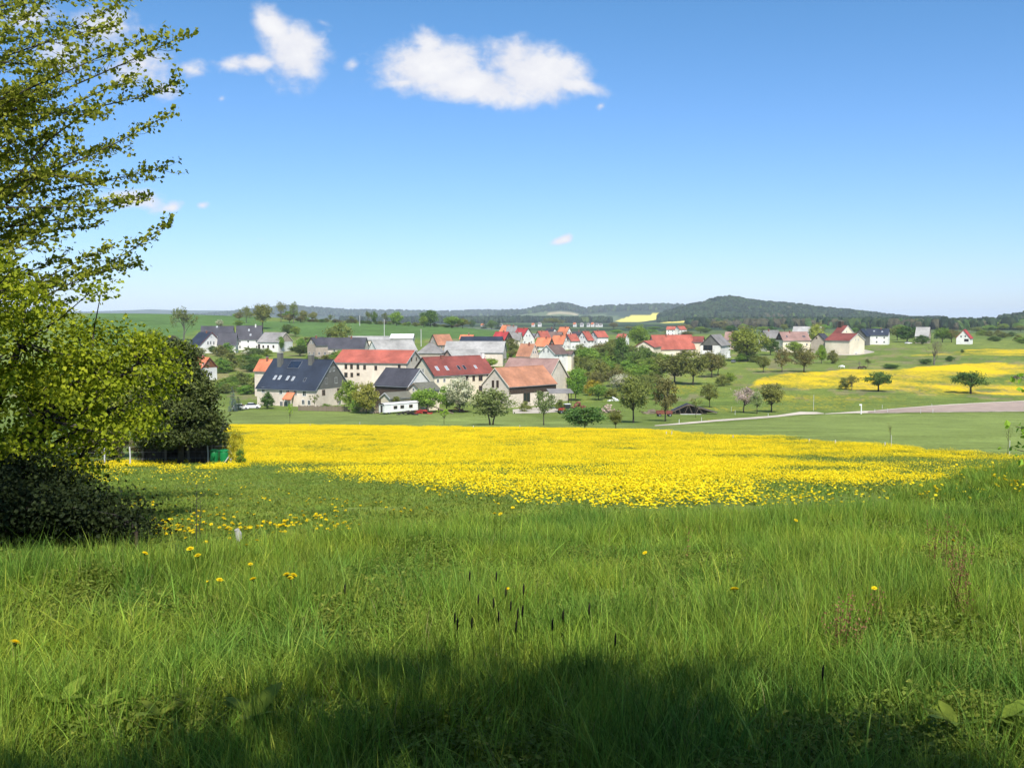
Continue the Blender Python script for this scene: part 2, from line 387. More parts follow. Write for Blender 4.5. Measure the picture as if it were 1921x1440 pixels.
rad = np.exp(np.linspace(math.log(.5), math.log(29000), nr))
A, Q = np.meshgrid(ang, rad)
gx = Q * np.sin(A); gy = Q * np.cos(A); gzz = height(gx, gy)
n_a = len(ang)
idx = np.arange(nr * n_a).reshape(nr, n_a)
GF = np.stack([idx[:-1,:-1], idx[:-1,1:], idx[1:,1:], idx[1:,:-1]], -1).reshape(-1, 4)
x_, y_, z_ = gx.ravel(), gy.ravel(), gzz.ravel()
def base(c): return np.tile(np.array(c, float), (len(x_), 1))
n_big = fbm(x_/60, y_/60, 3, 40); n_mid = fbm(x_/11, y_/11, 3, 41); n_sm = fbm(x_/2.2, y_/2.2, 3, 42)
colr = base((.140, .188, .040)) + (n_big[:,None]-.5)*np.array([.07,.055,.02]) + (n_mid[:,None]-.5)*np.array([.05,.04,.015])
def paint(Pm, c, var=.15, soft=None):
    m = inside(Pm, x_, y_) if not isinstance(Pm, np.ndarray) or Pm.dtype != bool else Pm
    f = 1 + var * 2 * (n_mid[m] - .5) + var * 1.2 * (n_big[m] - .5)
    colr[m] = np.array(c) * f[:, None]
far = y_ > 1000
pt = fbm(x_/420 + 5, y_/520, 2, 60)
colr[far] = np.where((pt[far] > .56)[:,None], (.10,.135,.05), np.where((pt[far] > .45)[:,None], (.035,.06,.026), (.07,.11,.035)))
for k, (d0, w, rt, rz) in enumerate(RZ):
    t_ = x_ / np.maximum(y_, 15); topz = np.interp(t_, rt, rz)
    m = (np.abs(y_ - d0) < w * 1.1) & (z_ > topz - 60) & (y_ > 1500)
    if k == 2: m &= (fbm(x_/300, y_/300, 2, 77) > .44)
    colr[m] = np.array((.030, .052, .024))
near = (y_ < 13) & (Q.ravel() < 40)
def blend(P, c, var):
    w = soft(P, x_, y_)[:, None]; f = (1 + var*2*(n_mid-.5) + var*1.6*(n_big-.5))[:, None]
    colr[:] = colr*(1-w) + np.array(c)*f*w
gard = (y_ > 285) & (y_ < 640) & (fbm(x_/7, y_/9, 3, 71) > .60) & (x_ > -160) & (x_ < 230)
colr[gard] = colr[gard]*.45 + np.array((.22,.175,.11))*.55
pale_cover = (y_ > 285) & (y_ < 700) & (fbm(x_/14 + 3, y_/16, 3, 73) > .58)  # random patches of paler ground cover
colr[pale_cover] = colr[pale_cover]*np.array((1.25,1.18,1.1))
blend(CROP, (.090, .162, .042), .24)
blend(MOWN, (.185, .235, .062), .25)
paint(RAPE, (.78, .66, .10), .1); paint(RAPE2, (.70, .60, .12), .1); paint(PALE, (.55, .45, .38), .1); paint(PALE2, (.42, .36, .22), .15)
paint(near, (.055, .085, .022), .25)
bloom = np.zeros(len(x_))
def bl(P, lev, vb, vm):
    w = soft(P, x_, y_); f = lev + vb*(n_big-.5) + vm*(n_mid-.5); bloom[:] = np.maximum(bloom, w*f)
bl(UPPER, .50, .8, .7)
bl(UPPER2, .40, .5, .6)
m = inside(FIELD, x_, y_); bloom[m] = np.clip((y_[m] - 40) / 50, 0, 1) * .30
orch = (y_ > 205) & (y_ < 420) & (x_ > 40) & (bloom == 0) & ~inside(TRACK, x_, y_) & ~inside(MOWN, x_, y_)
bloom[orch] = np.clip(.62 * (fbm(x_[orch]/26, y_[orch]/26, 2, 50) - .33), 0, .3)
gm, t, o = new_mat('meadow_ground')
ac = nd(t, 'ShaderNodeAttribute', attribute_name='cover'); ab = nd(t, 'ShaderNodeAttribute', attribute_name='bloom')
geo = nd(t, 'ShaderNodeNewGeometry')
nz = nd(t, 'ShaderNodeTexNoise', {'Vector': geo.outputs['Position'], 'Scale': 2.6, 'Detail': 5., 'Roughness': .65})
nzl = nd(t, 'ShaderNodeTexNoise', {'Vector': geo.outputs['Position'], 'Scale': .22, 'Detail': 5., 'Roughness': .6})
v = nd(t, 'ShaderNodeMapRange', {'Value': nz.outputs['Fac'], 1: .3, 2: .7, 3: .62, 4: 1.38})
v2 = nd(t, 'ShaderNodeMapRange', {'Value': nzl.outputs['Fac'], 1: .3, 2: .7, 3: .80, 4: 1.20})
vv = nd(t, 'ShaderNodeMath', {0: v.outputs[0], 1: v2.outputs[0]}, operation='MULTIPLY').outputs[0]
c = mixc(t, 1., ac.outputs['Color'], nd(t, 'ShaderNodeCombineColor', {0: vv, 1: vv, 2: vv}).outputs[0], 'MULTIPLY')
# dandelion heads too far away to tell apart: flecks in drifts
sc = nd(t, 'ShaderNodeVectorMath', {0: geo.outputs['Position'], 1: (.55, .16, .3)}, operation='MULTIPLY')
nf = nd(t, 'ShaderNodeTexNoise', {'Vector': sc.outputs[0], 'Scale': 2.1, 'Detail': 4., 'Roughness': .7})
th = nd(t, 'ShaderNodeMath', {0: ab.outputs['Fac'], 1: nf.outputs['Fac']}, operation='ADD').outputs[0]
fl = nd(t, 'ShaderNodeMapRange', {'Value': th, 1: .72, 2: 1.12, 3: 0., 4: .95})
on = nd(t, 'ShaderNodeMath', {0: ab.outputs['Fac'], 1: .02}, operation='GREATER_THAN').outputs[0]
ff = nd(t, 'ShaderNodeMath', {0: fl.outputs[0], 1: on}, operation='MULTIPLY').outputs[0]
c = mixc(t, ff, c, (.72, .50, .010))
p = nd(t, 'ShaderNodeBsdfPrincipled', {'Base Color': c, 'Roughness': 1., 'Specular IOR Level': .05})
bp = nd(t, 'ShaderNodeBump', {'Height': nz.outputs['Fac'], 'Strength': .6, 'Distance': .12}); t.links.new(bp.outputs[0], p.inputs['Normal'])
t.links.new(p.outputs[0], o.inputs[0])
colr = np.clip(colr, .004, 1)
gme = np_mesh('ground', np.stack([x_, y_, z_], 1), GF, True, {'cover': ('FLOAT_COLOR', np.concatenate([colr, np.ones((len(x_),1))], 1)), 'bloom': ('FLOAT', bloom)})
tag(link('ground', gme, gm), kind='structure')
# strips laid over the ground: gravel track, bare soil, yards, lane
def strip(name, pts_top, pts_bot, m_, off=.07, step=3.0, rows=5, wob=.6):
    xs = np.arange(max(pts_top[0][0], pts_bot[0][0]), min(pts_top[-1][0], pts_bot[-1][0]) + .1, step)
    V = []
    for k, px in enumerate(xs):
        a = np.interp(px, *zip(*pts_top)) + wob*(vnoise(np.array([k*.23]), np.array([1.5]), 5)[0]-.5); b = np.interp(px, *zip(*pts_bot)) + wob*(vnoise(np.array([k*.31]), np.array([7.5]), 8)[0]-.5)
        A_, B_ = at(px, a), at(px, b)
        for r_ in range(rows + 1):
            q = r_/rows; x = A_[0]*(1-q) + B_[0]*q; y = A_[1]*(1-q) + B_[1]*q; V.append((x, y, hz(x, y) + off))
    i = np.arange(len(xs)*(rows+1)).reshape(len(xs), rows+1)
    F = np.stack([i[:-1,:-1], i[:-1,1:], i[1:,1:], i[1:,:-1]], -1).reshape(-1, 4)
    return tag(link(name, np_mesh(name, V, F, True), m_), kind='structure')
GRAVEL = mat('pale_gravel', (.62,.54,.43), (.50,.43,.34), .9, .95, .4, 5); SOIL = mat('bare_soil', (.40,.305,.245), (.32,.245,.195), .35, 1., .7, 3); YARDM = mat('yard_gravel', (.52,.46,.37), (.40,.36,.29), .5, .95, .4, 5); LANE = mat('asphalt_lane', (.20,.198,.20), (.16,.158,.16), .6, .9, .2, 6)
strip('path', [(1228,798),(1290,792.3),(1345,787.5),(1420,782),(1460,779),(1500,772.5),(1532,773),(1548,776.2)], [(1228,799.5),(1290,795.5),(1345,790.5),(1420,785.8),(1460,782),(1500,778),(1532,776.8),(1548,776.6)], GRAVEL)
strip('dirt_road', [(1548,775.8),(1600,772),(1640,770.2),(1700,764.5),(1760,760),(1830,756),(1921,751.5),(2050,745)], [(1548,776.8),(1600,775.2),(1640,775),(1700,774.2),(1760,773.4),(1830,772.8),(1921,772),(2050,770)], GRAVEL)
strip('ploughed_strip', [(1628,772.4),(1700,765.8),(1760,761.4),(1830,757.3),(1921,752.8),(2050,746.3)], [(1628,774.6),(1700,774.0),(1760,773.0),(1830,772.2),(1921,771),(2050,769)], SOIL, .12)
strip('farmyard', [(962,768),(1000,764),(1075,762)], [(962,776),(1020,775),(1075,771)], YARDM)
strip('paved_yard', [(1556,659),(1590,656.5),(1622,656),(1640,659.5)], [(1556,666),(1590,666.5),(1612,666),(1640,661)], YARDM)
strip('road', [(878,614.3),(925,617),(965,622),(1040,629)], [(878,615.2),(925,621.5),(965,628),(1040,636)], LANE, .1)

# ------------------------------------------------------------------ scattering of things nobody could count
def instancer(name, pts, rot, scl, idx_, sources, label, cat):
    me = bpy.data.meshes.new(name); me.vertices.add(len(pts)); me.vertices.foreach_set('co', np.asarray(pts, np.float32).ravel())
    for an, ty, arr in (('rot', 'FLOAT_VECTOR', rot), ('scl', 'FLOAT_VECTOR', scl), ('idx', 'INT', idx_)):
        a = me.attributes.new(an, ty, 'POINT'); a.data.foreach_set('vector' if ty != 'INT' else 'value', np.asarray(arr, np.float32 if ty != 'INT' else np.int32).ravel())
    me.update()
    coll = bpy.data.collections.new(name + '_pieces')
    for k, s in enumerate(sources):
        so = bpy.data.objects.new('%s_piece_%02d' % (name, k), s); coll.objects.link(so)
    ng = bpy.data.node_groups.new(name, 'GeometryNodeTree')
    ng.interface.new_socket('Geometry', in_out='INPUT', socket_type='NodeSocketGeometry'); ng.interface.new_socket('Geometry', in_out='OUTPUT', socket_type='NodeSocketGeometry')
    N = ng.nodes; L = ng.links
    gi = N.new('NodeGroupInput'); go = N.new('NodeGroupOutput'); ip = N.new('GeometryNodeInstanceOnPoints'); ci = N.new('GeometryNodeCollectionInfo')
    ci.inputs['Collection'].default_value = coll; ci.inputs['Separate Children'].default_value = True; ci.inputs['Reset Children'].default_value = True
    def na(nm, ty):
        n = N.new('GeometryNodeInputNamedAttribute'); n.data_type = ty; n.inputs['Name'].default_value = nm; return n.outputs[0]
    e2r = N.new('FunctionNodeEulerToRotation'); L.new(na('rot', 'FLOAT_VECTOR'), e2r.inputs[0])
    L.new(gi.outputs[0], ip.inputs['Points']); L.new(ci.outputs[0], ip.inputs['Instance']); ip.inputs['Pick Instance'].default_value = True
    L.new(na('idx', 'INT'), ip.inputs['Instance Index']); L.new(e2r.outputs[0], ip.inputs['Rotation']); L.new(na('scl', 'FLOAT_VECTOR'), ip.inputs['Scale'])
    L.new(ip.outputs[0], go.inputs[0])
    o = bpy.data.objects.new(name, me); COL.objects.link(o)
    md = o.modifiers.new('scatter', 'NODES'); md.node_group = ng
    return tag(o, label, cat, kind='stuff')

# forests on the far hills
import bmesh
def lump(seed, mat_, squash=1.2):
    bm = bmesh.new(); bmesh.ops.create_icosphere(bm, subdivisions=2, radius=.5)
    r = np.random.default_rng(seed)
    for v_ in bm.verts: v_.co *= 1 + r.uniform(-.2, .22); v_.co.z = v_.co.z * squash + .45
    me = bpy.data.meshes.new('canopy'); bm.to_mesh(me); bm.free()
    a = me.attributes.new('tint', 'FLOAT', 'POINT'); a.data.foreach_set('value', r.uniform(0, 1, len(me.vertices)).astype(np.float32))
    me.materials.append(mat_); return me
FM = [leaf_mat('forest_green', (.018,.034,.014), (.028,.050,.018), (.040,.068,.022), .05, .02), leaf_mat('forest_dark', (.010,.022,.012), (.015,.030,.015), (.022,.040,.018), .05, .02),
      leaf_mat('forest_spring', (.045,.075,.018), (.065,.105,.024), (.085,.13,.030), .05, .03), leaf_mat('forest_brown', (.050,.050,.028), (.070,.066,.036), (.085,.082,.045), .05, .02)]
lumps = [lump(1, FM[0]), lump(2, FM[1], 1.6), lump(3, FM[2]), lump(4, FM[0], 1.4), lump(5, FM[3])]
def forest(name, label, d0, d1, px0, px1, step, hgt, weights, gate=None):
    ts0, ts1 = (px0 - CX) / F_PX, (px1 - CX) / F_PX
    n = int((d1 - d0) * (ts1 - ts0) * (d0 + d1) / 2 / step**2)
    d = np.sqrt(rng.uniform(d0**2, d1**2, n)); tt = rng.uniform(ts0, ts1, n); x = d * tt; y = d
    keep = np.ones(n, bool)
    if gate is not None: keep = gate(x, y, tt * F_PX + CX)
    x, y = x[keep], y[keep]; n = len(x)
    z = height(x, y) - .6
    s = hgt * rng.uniform(.65, 1.15, n)
    clus = fbm(x / (step * 9), y / (step * 9), 2, 90)
    order = np.argsort(np.argsort(clus + rng.normal(0, .10, n))) / max(n - 1, 1)
    ii = np.searchsorted(np.cumsum(weights) / sum(weights), order, side='right').clip(0, 4)
    return instancer(name, np.stack([x, y, z], 1), np.stack([np.zeros(n), np.zeros(n), rng.uniform(0, 6.28, n)], 1),
              np.stack([s * rng.uniform(.7, 1.0, n), s * rng.uniform(.7, 1.0, n), s], 1), ii, lumps, label, 'forest')
def over(P_): return lambda x, y, px: ~inside(P_, x, y)
forest('hill_forest', 'dark wooded slopes of the rounded hill on the horizon', 2650, 3420, 1235, 1770, 9.5, 15, [4, 3, .8, 2, .4])
forest('edge_forest', 'mixed spring wood in a band before the rounded hill', 1250, 2300, 1290, 2350, 9, 12.5, [2, 1.2, 2, 2, 2.2],
       lambda x, y, px: (px > 1290) & (y > np.interp(px, [1290, 1500, 1700, 1800, 2300], [1500, 1450, 1300, 1250, 1250])) & ~((px > 1735) & (px < 1870) & (y > 1650)))
forest('valley_forest', 'blue-green wood stretching across the valley behind the red roofs', 2700, 4100, 640, 1260, 14, 15, [3, 4, .5, 2, .4], lambda x, y, px: (px < 1146) | (px > 1262))
forest('ridge_forest', 'far dark ridge woods along the middle of the horizon', 4950, 5450, 930, 1400, 17, 18, [3, 3, .6, 2, .3],
       lambda x, y, px: (fbm(x/300, y/300, 2, 77) > .44) & ~inside(RAPE, x, y) & ~inside(PALE2, x, y))
forest('left_ridge_forest', 'hazy blue wooded ridge on the horizon behind the green field', 5900, 6900, -150, 1000, 24, 22, [3, 4, .3, 2, .2])
# ------------------------------------------------------------------ building materials
M = {
 'white': mat('white_render', (.80,.78,.74), (.72,.69,.64), 1.2, .9, .15, 10, rnd=.05), 'cream': mat('cream_render', (0.800,0.710,0.550), (0.720,0.630,0.470), 1.0, .9, .15, 10, rnd=.06),
 'beige': mat('beige_plaster', (.76,.655,.545), (.64,.54,.445), .9, .92, .3, 7, rnd=.06), 'stone': mat('rubble_stone', (0.520,0.430,0.340), (0.390,0.320,0.260), 2.2, .95, .6, 4, rnd=.08),
 'pinkish': mat('pink_plaster', (.58,.42,.34), (.50,.36,.30), 1, .9, .2, 8), 'timber': mat('dark_timber', (.075,.050,.035), (.05,.034,.025), 3, .8, .4, 12), 'brownwood': mat('brown_boarding', (.24,.095,.04), (.18,.07,.03), 3, .7, .3, 12),
 'slate_clad': mat('grey_slate_cladding', (.155,.15,.13), (.12,.118,.105), 2.5, .8, .4, 10),
 'slate_blue': mat('blue_black_slate', (.030,.040,.062), (.022,.029,.046), 1.6, .55, .2, 14, .4, rows=.32, rnd=.08), 'slate': mat('dark_slate', (.062,.060,.072), (.045,.044,.054), 1.6, .65, .2, 14, .35, rows=.32, rnd=.1),
 'red': mat('red_tile', (.46,.125,.085), (.37,.10,.07), 1.4, .75, .2, 12, .3, rows=.34, rnd=.06), 'crimson': mat('crimson_tile', (0.470,0.055,0.055), (0.380,0.045,0.045), 1.4, .7, .2, 12, .3, rows=.34, rnd=.06),
 'orange': mat('orange_tile', (0.620,0.210,0.100), (0.530,0.170,0.085), 1.4, .8, .2, 12, .3, rows=.34, rnd=.07), 'ochre_tile': mat('weathered_orange_tile', (.50,.225,.125), (.38,.18,.11), 1.1, .85, .25, 12, .3, rows=.34),
 'rust': mat('brown_red_tile', (0.260,0.070,0.055), (0.200,0.058,0.046), 1.2, .8, .2, 12, .3, rows=.34, rnd=.06), 'pinktile': mat('faded_pink_tile', (.36,.225,.19), (.30,.185,.16), 1.1, .88, .2, 12, .2, rows=.34, rnd=.06),
 'browntile': mat('brown_tile', (.20,.135,.115), (.15,.105,.09), 1.2, .85, .2, 12, .2, rows=.34), 'grey': mat('grey_fibre_roof', (.27,.255,.24), (.20,.19,.18), .8, .9, .2, 10, rows=.5, rnd=.08),
 'lightgrey': mat('pale_sheet_roof', (.40,.385,.36), (.30,.29,.272), .7, .85, .15, 9, rows=.6, rnd=.06), 'mossgrey': mat('mossy_roof', (.17,.165,.13), (.13,.13,.10), 1.5, .95, .3, 9),
 'trim': mat('pale_trim', (.62,.61,.60), (.55,.54,.53), 2, .6), 'darktrim': mat('dark_trim', (.05,.04,.038), (.04,.034,.03), 2, .6), 'zinc': mat('zinc_gutter', (.25,.27,.29), (.20,.22,.24), 2, .45, spec=.5),
 'brick': mat('brick', (.28,.11,.075), (.21,.085,.06), 5, .9, .4, 14), 'frame': mat('white_window_frame', (.78,.78,.77), None, 2, .5), 'woodframe': mat('brown_window_frame', (.16,.09,.05), None, 2, .6),
 'solar': mat('solar_glass', (.018,.030,.055), (.014,.024,.045), 2, .2, spec=.6), 'metal': mat('grey_metal', (.35,.36,.37), (.28,.29,.30), 3, .45, metal=.6), 'wood': mat('weathered_wood', (.26,.20,.145), (.19,.15,.11), 4, .9, .4, 14, rnd=.1),
 'tyre': mat('tyre_rubber', (.02,.02,.02), None, 4, .9), 'redpaint': mat('red_paint', (.36,.035,.025), (.28,.03,.022), 2, .4), 'greenplastic': mat('green_plastic', (.012,.20,.055), (.010,.16,.045), 2, .45, rnd=.25), 'tarp': mat('blue_black_tarp', (.022,.026,.05), (.016,.02,.036), 2, .6),
 'whitepaint': mat('white_paint', (.80,.80,.79), (.70,.69,.66), 2, .5), 'rubble': mat('pale_rubble', (.56,.44,.36), (.38,.27,.21), 1.2, .95, .5, 5, rnd=.2), 'concrete': mat('concrete', (.42,.41,.39), (.34,.33,.31), 2, .9, .2, 9), 'bluepaint': mat('blue_paint', (.05,.11,.19), None, 2, .4),
}
gmt, t, o = new_mat('window_glass')
p = nd(t, 'ShaderNodeBsdfPrincipled', {'Base Color': (.02,.024,.03,1), 'Roughness': .08, 'Specular IOR Level': .7}); t.links.new(p.outputs[0], o.inputs[0]); M['glass'] = gmt
gmt, t, o = new_mat('skylight_glass')
p = nd(t, 'ShaderNodeBsdfPrincipled', {'Base Color': (.30,.34,.38,1), 'Roughness': .1, 'Specular IOR Level': .9}); t.links.new(p.outputs[0], o.inputs[0]); M['skyglass'] = gmt

HOUSES = []
def house(name, label, xl, xc, xr, d, th, ye, yr, gable, wall, roof, win='auto', chim='auto', sky=(), clad=None, verge='darktrim', frame='frame', cat='house', group=None, gut='zinc', hip=0., over_=.35):
    tx = pray(xc, ye)[0]; th = R(th) + math.atan(tx); C = Vector((d * tx, d, 0))
    dL = Vector((-math.cos(th), math.sin(th), 0)); dR = Vector((math.sin(th), math.cos(th), 0))
    def ln(dv, px):
        tt = pray(px, ye)[0]; return (tt * C.y - C.x) / (dv.x - tt * dv.y)
    sL, sR = ln(dL, xl), ln(dR, xr)
    if sL < 0 or sL > 90: sL = 12.
    if sR < 0 or sR > 90: sR = 10.
    if gable == 'R': Wd, Ln = sR, sL
    else: Wd, Ln = sL, sR
    Wd, Ln = max(Wd, 6.5 if 1200 > d > 330 and cat != 'shed' else 4.), max(Ln, 6. if 1200 > d > 330 else 4.5)
    if gable == 'R': sR, sL = Wd, Ln
    else: sL, sR = Wd, Ln
    zc = hz(C.x, C.y); ze = pray(xc, ye)[1] * d
    Mv = C + (dR if gable == 'R' else dL) * (Wd / 2)
    pm = CX + F_PX * Mv.x / Mv.y
    zr = pray(pm, yr)[1] * Mv.y
    corners = [C, C + dL * sL, C + dR * sR, C + dL * sL + dR * sR]
    zb = min(hz(c.x, c.y) for c in corners) - .5
    rot = math.atan2(dR.y, dR.x)
    e = empty(name, (C.x, C.y, zc), rot); tag(e, label, cat, group)
    ZE, ZR, ZB = ze - zc, zr - zc, zb - zc
    HOUSES.append((name, round(Ln, 1), round(Wd, 1), round(ZE, 1), round(ZR, 1)))
    if ZE < 1.6: ZB -= 1.5
    def P(al, ac, z): return (ac, al, z) if gable == 'R' else (al, ac, z)
    flip = gable == 'R'
    def pr(mb, pts, faces, mi=0):
        mb.add([P(*q) for q in pts], [f[::-1] for f in faces] if flip else faces, mi)
    w = MB(); half = Wd / 2; zi = ZE + .02
    pr(w, [(0,0,ZB),(Ln,0,ZB),(Ln,Wd,ZB),(0,Wd,ZB),(0,0,zi),(Ln,0,zi),(Ln,Wd,zi),(0,Wd,zi),(0,half,ZR-.12),(Ln,half,ZR-.12)] if not hip else
          [(0,0,ZB),(Ln,0,ZB),(Ln,Wd,ZB),(0,Wd,ZB),(0,0,zi),(Ln,0,zi),(Ln,Wd,zi),(0,Wd,zi),(hip,half,ZR-.12),(Ln-hip,half,ZR-.12)],
          [(0,1,5,4),(2,3,7,6),(3,0,4,8,7),(1,2,6,9,5),(4,5,9,8),(6,7,8,9)] if not hip else [(0,1,5,4),(2,3,7,6),(3,0,4,7),(1,2,6,5),(4,5,9,8),(6,7,8,9),(4,8,7),(5,6,9)])
    w.build('wall', M[wall], e)
    # roof: two slabs, or four planes when hipped
    ov, vg, tk = over_, .28, .16; sl = (ZR - ZE) / half; r = MB()
    if not hip:
        for s in (0, 1):
            def q(al, off, dz):   # off measured from the eave line towards the ridge
                ac = off if s == 0 else Wd - off
                return P(al, ac, ZE + sl * off + dz)
            pts = [q(-vg,-ov,.03), q(Ln+vg,-ov,.03), q(Ln+vg,half,.03), q(-vg,half,.03), q(-vg,-ov,.03+tk), q(Ln+vg,-ov,.03+tk), q(Ln+vg,half,.03+tk+ (.004 if s else 0)), q(-vg,half,.03+tk+(.004 if s else 0))]
            fc = [(3,2,1,0),(4,5,6,7),(0,1,5,4),(1,2,6,5),(3,0,4,7)]
            if (s == 1) != flip: fc = [f[::-1] for f in fc]
            r.add(pts, fc)
    else:
        a = ov
        pts = [P(-a,-a,ZE-sl*a+.05), P(Ln+a,-a,ZE-sl*a+.05), P(Ln+a,Wd+a,ZE-sl*a+.05), P(-a,Wd+a,ZE-sl*a+.05), P(hip,half,ZR+.1), P(Ln-hip,half,ZR+.1)]
        fc = [(0,1,5,4),(1,2,5),(2,3,4,5),(3,0,4),(3,2,1,0)]
        r.add(pts, [f[::-1] for f in fc] if flip else fc)
    ro = r.build('roof', M[roof], e)
    rc = MB(); rc.tube([P(-vg if not hip else hip, half, ZR+.16), P(Ln+vg if not hip else Ln-hip, half, ZR+.16)], .12, 6); rc.build('ridge_cap', M[roof], ro)
    g = MB(); zg = ZE - sl*ov - .02; g.tube([P(-vg,-ov-.07,zg), P(Ln+vg,-ov-.07,zg)], .075, 6); g.build('gutter', M[gut], ro)
    if verge and not hip:
        for s in (0, 1):
            b = MB(); o0 = -ov
            def q(al, off, dz): return P(al, off if s == 0 else Wd-off, ZE + sl*off + dz)
            pts = [q(-vg-.06,o0,-.1), q(-vg-.012,o0,-.1), q(-vg-.012,half,-.1), q(-vg-.06,half,-.1), q(-vg-.06,o0,.24), q(-vg-.012,o0,.24), q(-vg-.012,half,.24), q(-vg-.06,half,.24)]
            b.hexa(pts); b.build('verge_board', M[verge], ro)
    if clad and not hip:
        c_ = MB(); z0 = ZE + .05
        pr(c_, [(-.06,.02,z0),(-.06,Wd-.02,z0),(-.06,half,ZR-.15),(-.01,.02,z0),(-.01,Wd-.02,z0),(-.01,half,ZR-.15)], [(0,2,1),(0,1,4,3),(1,2,5,4),(2,0,3,5)])
        c_.build('gable_cladding', M[clad], e)
    cr, sr = math.cos(-rot), math.sin(-rot)
    def loc(v): v = v - Vector((C.x, C.y, zc)); return Vector((v.x*cr - v.y*sr, v.x*sr + v.y*cr, v.z))
    eye = loc(Vector((0, 0, 0)))
    def ldir(px, py):
        a, b = pray(px, py); v = Vector((a, 1, b)); return Vector((v.x*cr - v.y*sr, v.x*sr + v.y*cr, v.z))
    def hit(face, px, py):
        dv = ldir(px, py); ax = (1 if gable == 'R' else 0) if face == 'G' else (0 if gable == 'R' else 1)
        k = -eye[ax] / dv[ax]; h = eye + dv * k
        return (h[1 - ax], h.z)
    def window(face, u, z, ww, hh, fr=frame, nm='window', pane='glass'):
        """u along the wall, z of the middle"""
        def W3(u_, dpt, z_): return P(-dpt, u_, z_) if face == 'G' else P(u_, -dpt, z_)
        b = MB(); f = .09
        for (a0, a1, z0, z1) in ((u-ww/2,u+ww/2,z-hh/2-.03,z-hh/2+f),(u-ww/2,u+ww/2,z+hh/2-f,z+hh/2),(u-ww/2,u-ww/2+f,z-hh/2+f,z+hh/2-f),(u+ww/2-f,u+ww/2,z-hh/2+f,z+hh/2-f),(u-.03,u+.03,z-hh/2+f,z+hh/2-f)):
            pts = [W3(a0,.06,z0),W3(a1,.06,z0),W3(a1,-.08,z0),W3(a0,-.08,z0),W3(a0,.06,z1),W3(a1,.06,z1),W3(a1,-.08,z1),W3(a0,-.08,z1)]
            b.hexa(pts)
        wo = b.build(nm, M[fr], e)
        b = MB(); pts = [W3(u-ww/2+.04,.025,z-hh/2+.04),W3(u+ww/2-.04,.025,z-hh/2+.04),W3(u+ww/2-.04,-.05,z-hh/2+.04),W3(u-ww/2+.04,-.05,z-hh/2+.04)]
        pts += [(q0, q1, q2 + hh - .08) for q0, q1, q2 in pts]; b.hexa(pts); b.build('pane', M[pane], wo)
    if win == 'auto':
        win = []
        if ZE > 2.2:
            n = max(2, int(Ln / 3.6))
            for zz in ([1.6, 4.3] if ZE > 5.4 else [min(1.7, ZE*.55)]):
                for k in range(n): window('E', Ln*(k+.5)/n, zz, .95, 1.25)
            n = max(2, int(Wd / 3.8))
            for zz in ([1.6, 4.3] if ZE > 5.4 else [min(1.7, ZE*.55)]):
                for k in range(n): window('G', Wd*(k+.5)/n, zz, .95, 1.2)
        if ZR - ZE > 2.2 and not hip:
            for k in (-.11, .11): window('G', Wd*(.5+k), ZE + (ZR-ZE)*.32, .85, 1.05)
    else:
        for wi in win:
            face, px, py, ww, hh = wi[:5]; fr = wi[5] if len(wi) > 5 else frame; nm = wi[6] if len(wi) > 6 else 'window'; pn = wi[7] if len(wi) > 7 else 'glass'
            u, z = hit(face, px, py); lim = Wd if face == 'G' else Ln
            window(face, min(max(u, ww/2+.1), lim-ww/2-.1), z, ww, hh, fr, nm, pn)
    # roof plane towards the camera (across = 0 side)
    def roof_hit(px, py):
        dv = ldir(px, py); ax = 0 if gable == 'R' else 1
        k = (ZE + .19 + sl*eye[ax] - eye.z) / (dv.z - sl*dv[ax]); h = eye + dv*k
        return (h[1 - ax], h[ax])
    cs = 1 / math.sqrt(1 + sl*sl)
    def slab(al, off, la, ls, h0, h1, mats, nm, par):
        b = MB(); pts = []
        for hh in (h0, h1):
            for (a_, s_) in ((-la/2,-ls/2),(la/2,-ls/2),(la/2,ls/2),(-la/2,ls/2)):
                oo = off + s_*cs; zz = ZE + .19 + sl*oo + hh*cs; pts.append(P(al + a_, oo - hh*sl*cs, zz))
        b.hexa(pts); return b.build(nm, M[mats], par)
    for s in sky:
        px, py, la, ls = s[:4]; kind = s[4] if len(s) > 4 else 'skylight'
        al, off = roof_hit(px, py)
        if kind == 'solar': so = slab(al, off, la, ls, .0, .10, 'metal', 'solar_panel', ro); slab(al, off, la-.15, ls-.15, .05, .115, 'solar', 'glass', so)
        else:
            so = slab(al, off, la, ls, -.05, .07, 'trim' if kind != 'dark' else 'metal', 'skylight', ro); slab(al, off, la-.22, ls-.22, .0, .085, 'skyglass' if kind != 'dark' else 'glass', 'pane', so)
    if chim == 'auto': chim = [(Ln*.35, .55, 1.1)]
    for ch in (chim or []):
        if ch[0] < 100: al, wd, hh = ch[:3]; off = half - .35
        else: al, off = roof_hit(ch[0], ch[1]); wd, hh = ch[2], ch[3]
        zt = ZE + sl*off + .2; b = MB()
        a0, a1 = P(al-wd/2, off-wd/2, zt-1.2), P(al+wd/2, off+wd/2, zt+hh)
        b.box([min(i,j) for i,j in zip(a0,a1)], [max(i,j) for i,j in zip(a0,a1)])
        co = b.build('chimney', M[ch[-1] if isinstance(ch[-1], str) else 'brick'], ro)
        b = MB(); a0, a1 = P(al-wd/2-.06, off-wd/2-.06, zt+hh+.002), P(al+wd/2+.06, off+wd/2+.06, zt+hh+.1)
        b.box([min(i,j) for i,j in zip(a0,a1)], [max(i,j) for i,j in zip(a0,a1)]); b.build('chimney_cap', M['concrete'], co)
    return dict(e=e, P=P, L=Ln, W=Wd, ZE=ZE, ZR=ZR, ZB=ZB, sl=sl, half=half, ro=ro, hit=hit, window=window, roof_hit=roof_hit)

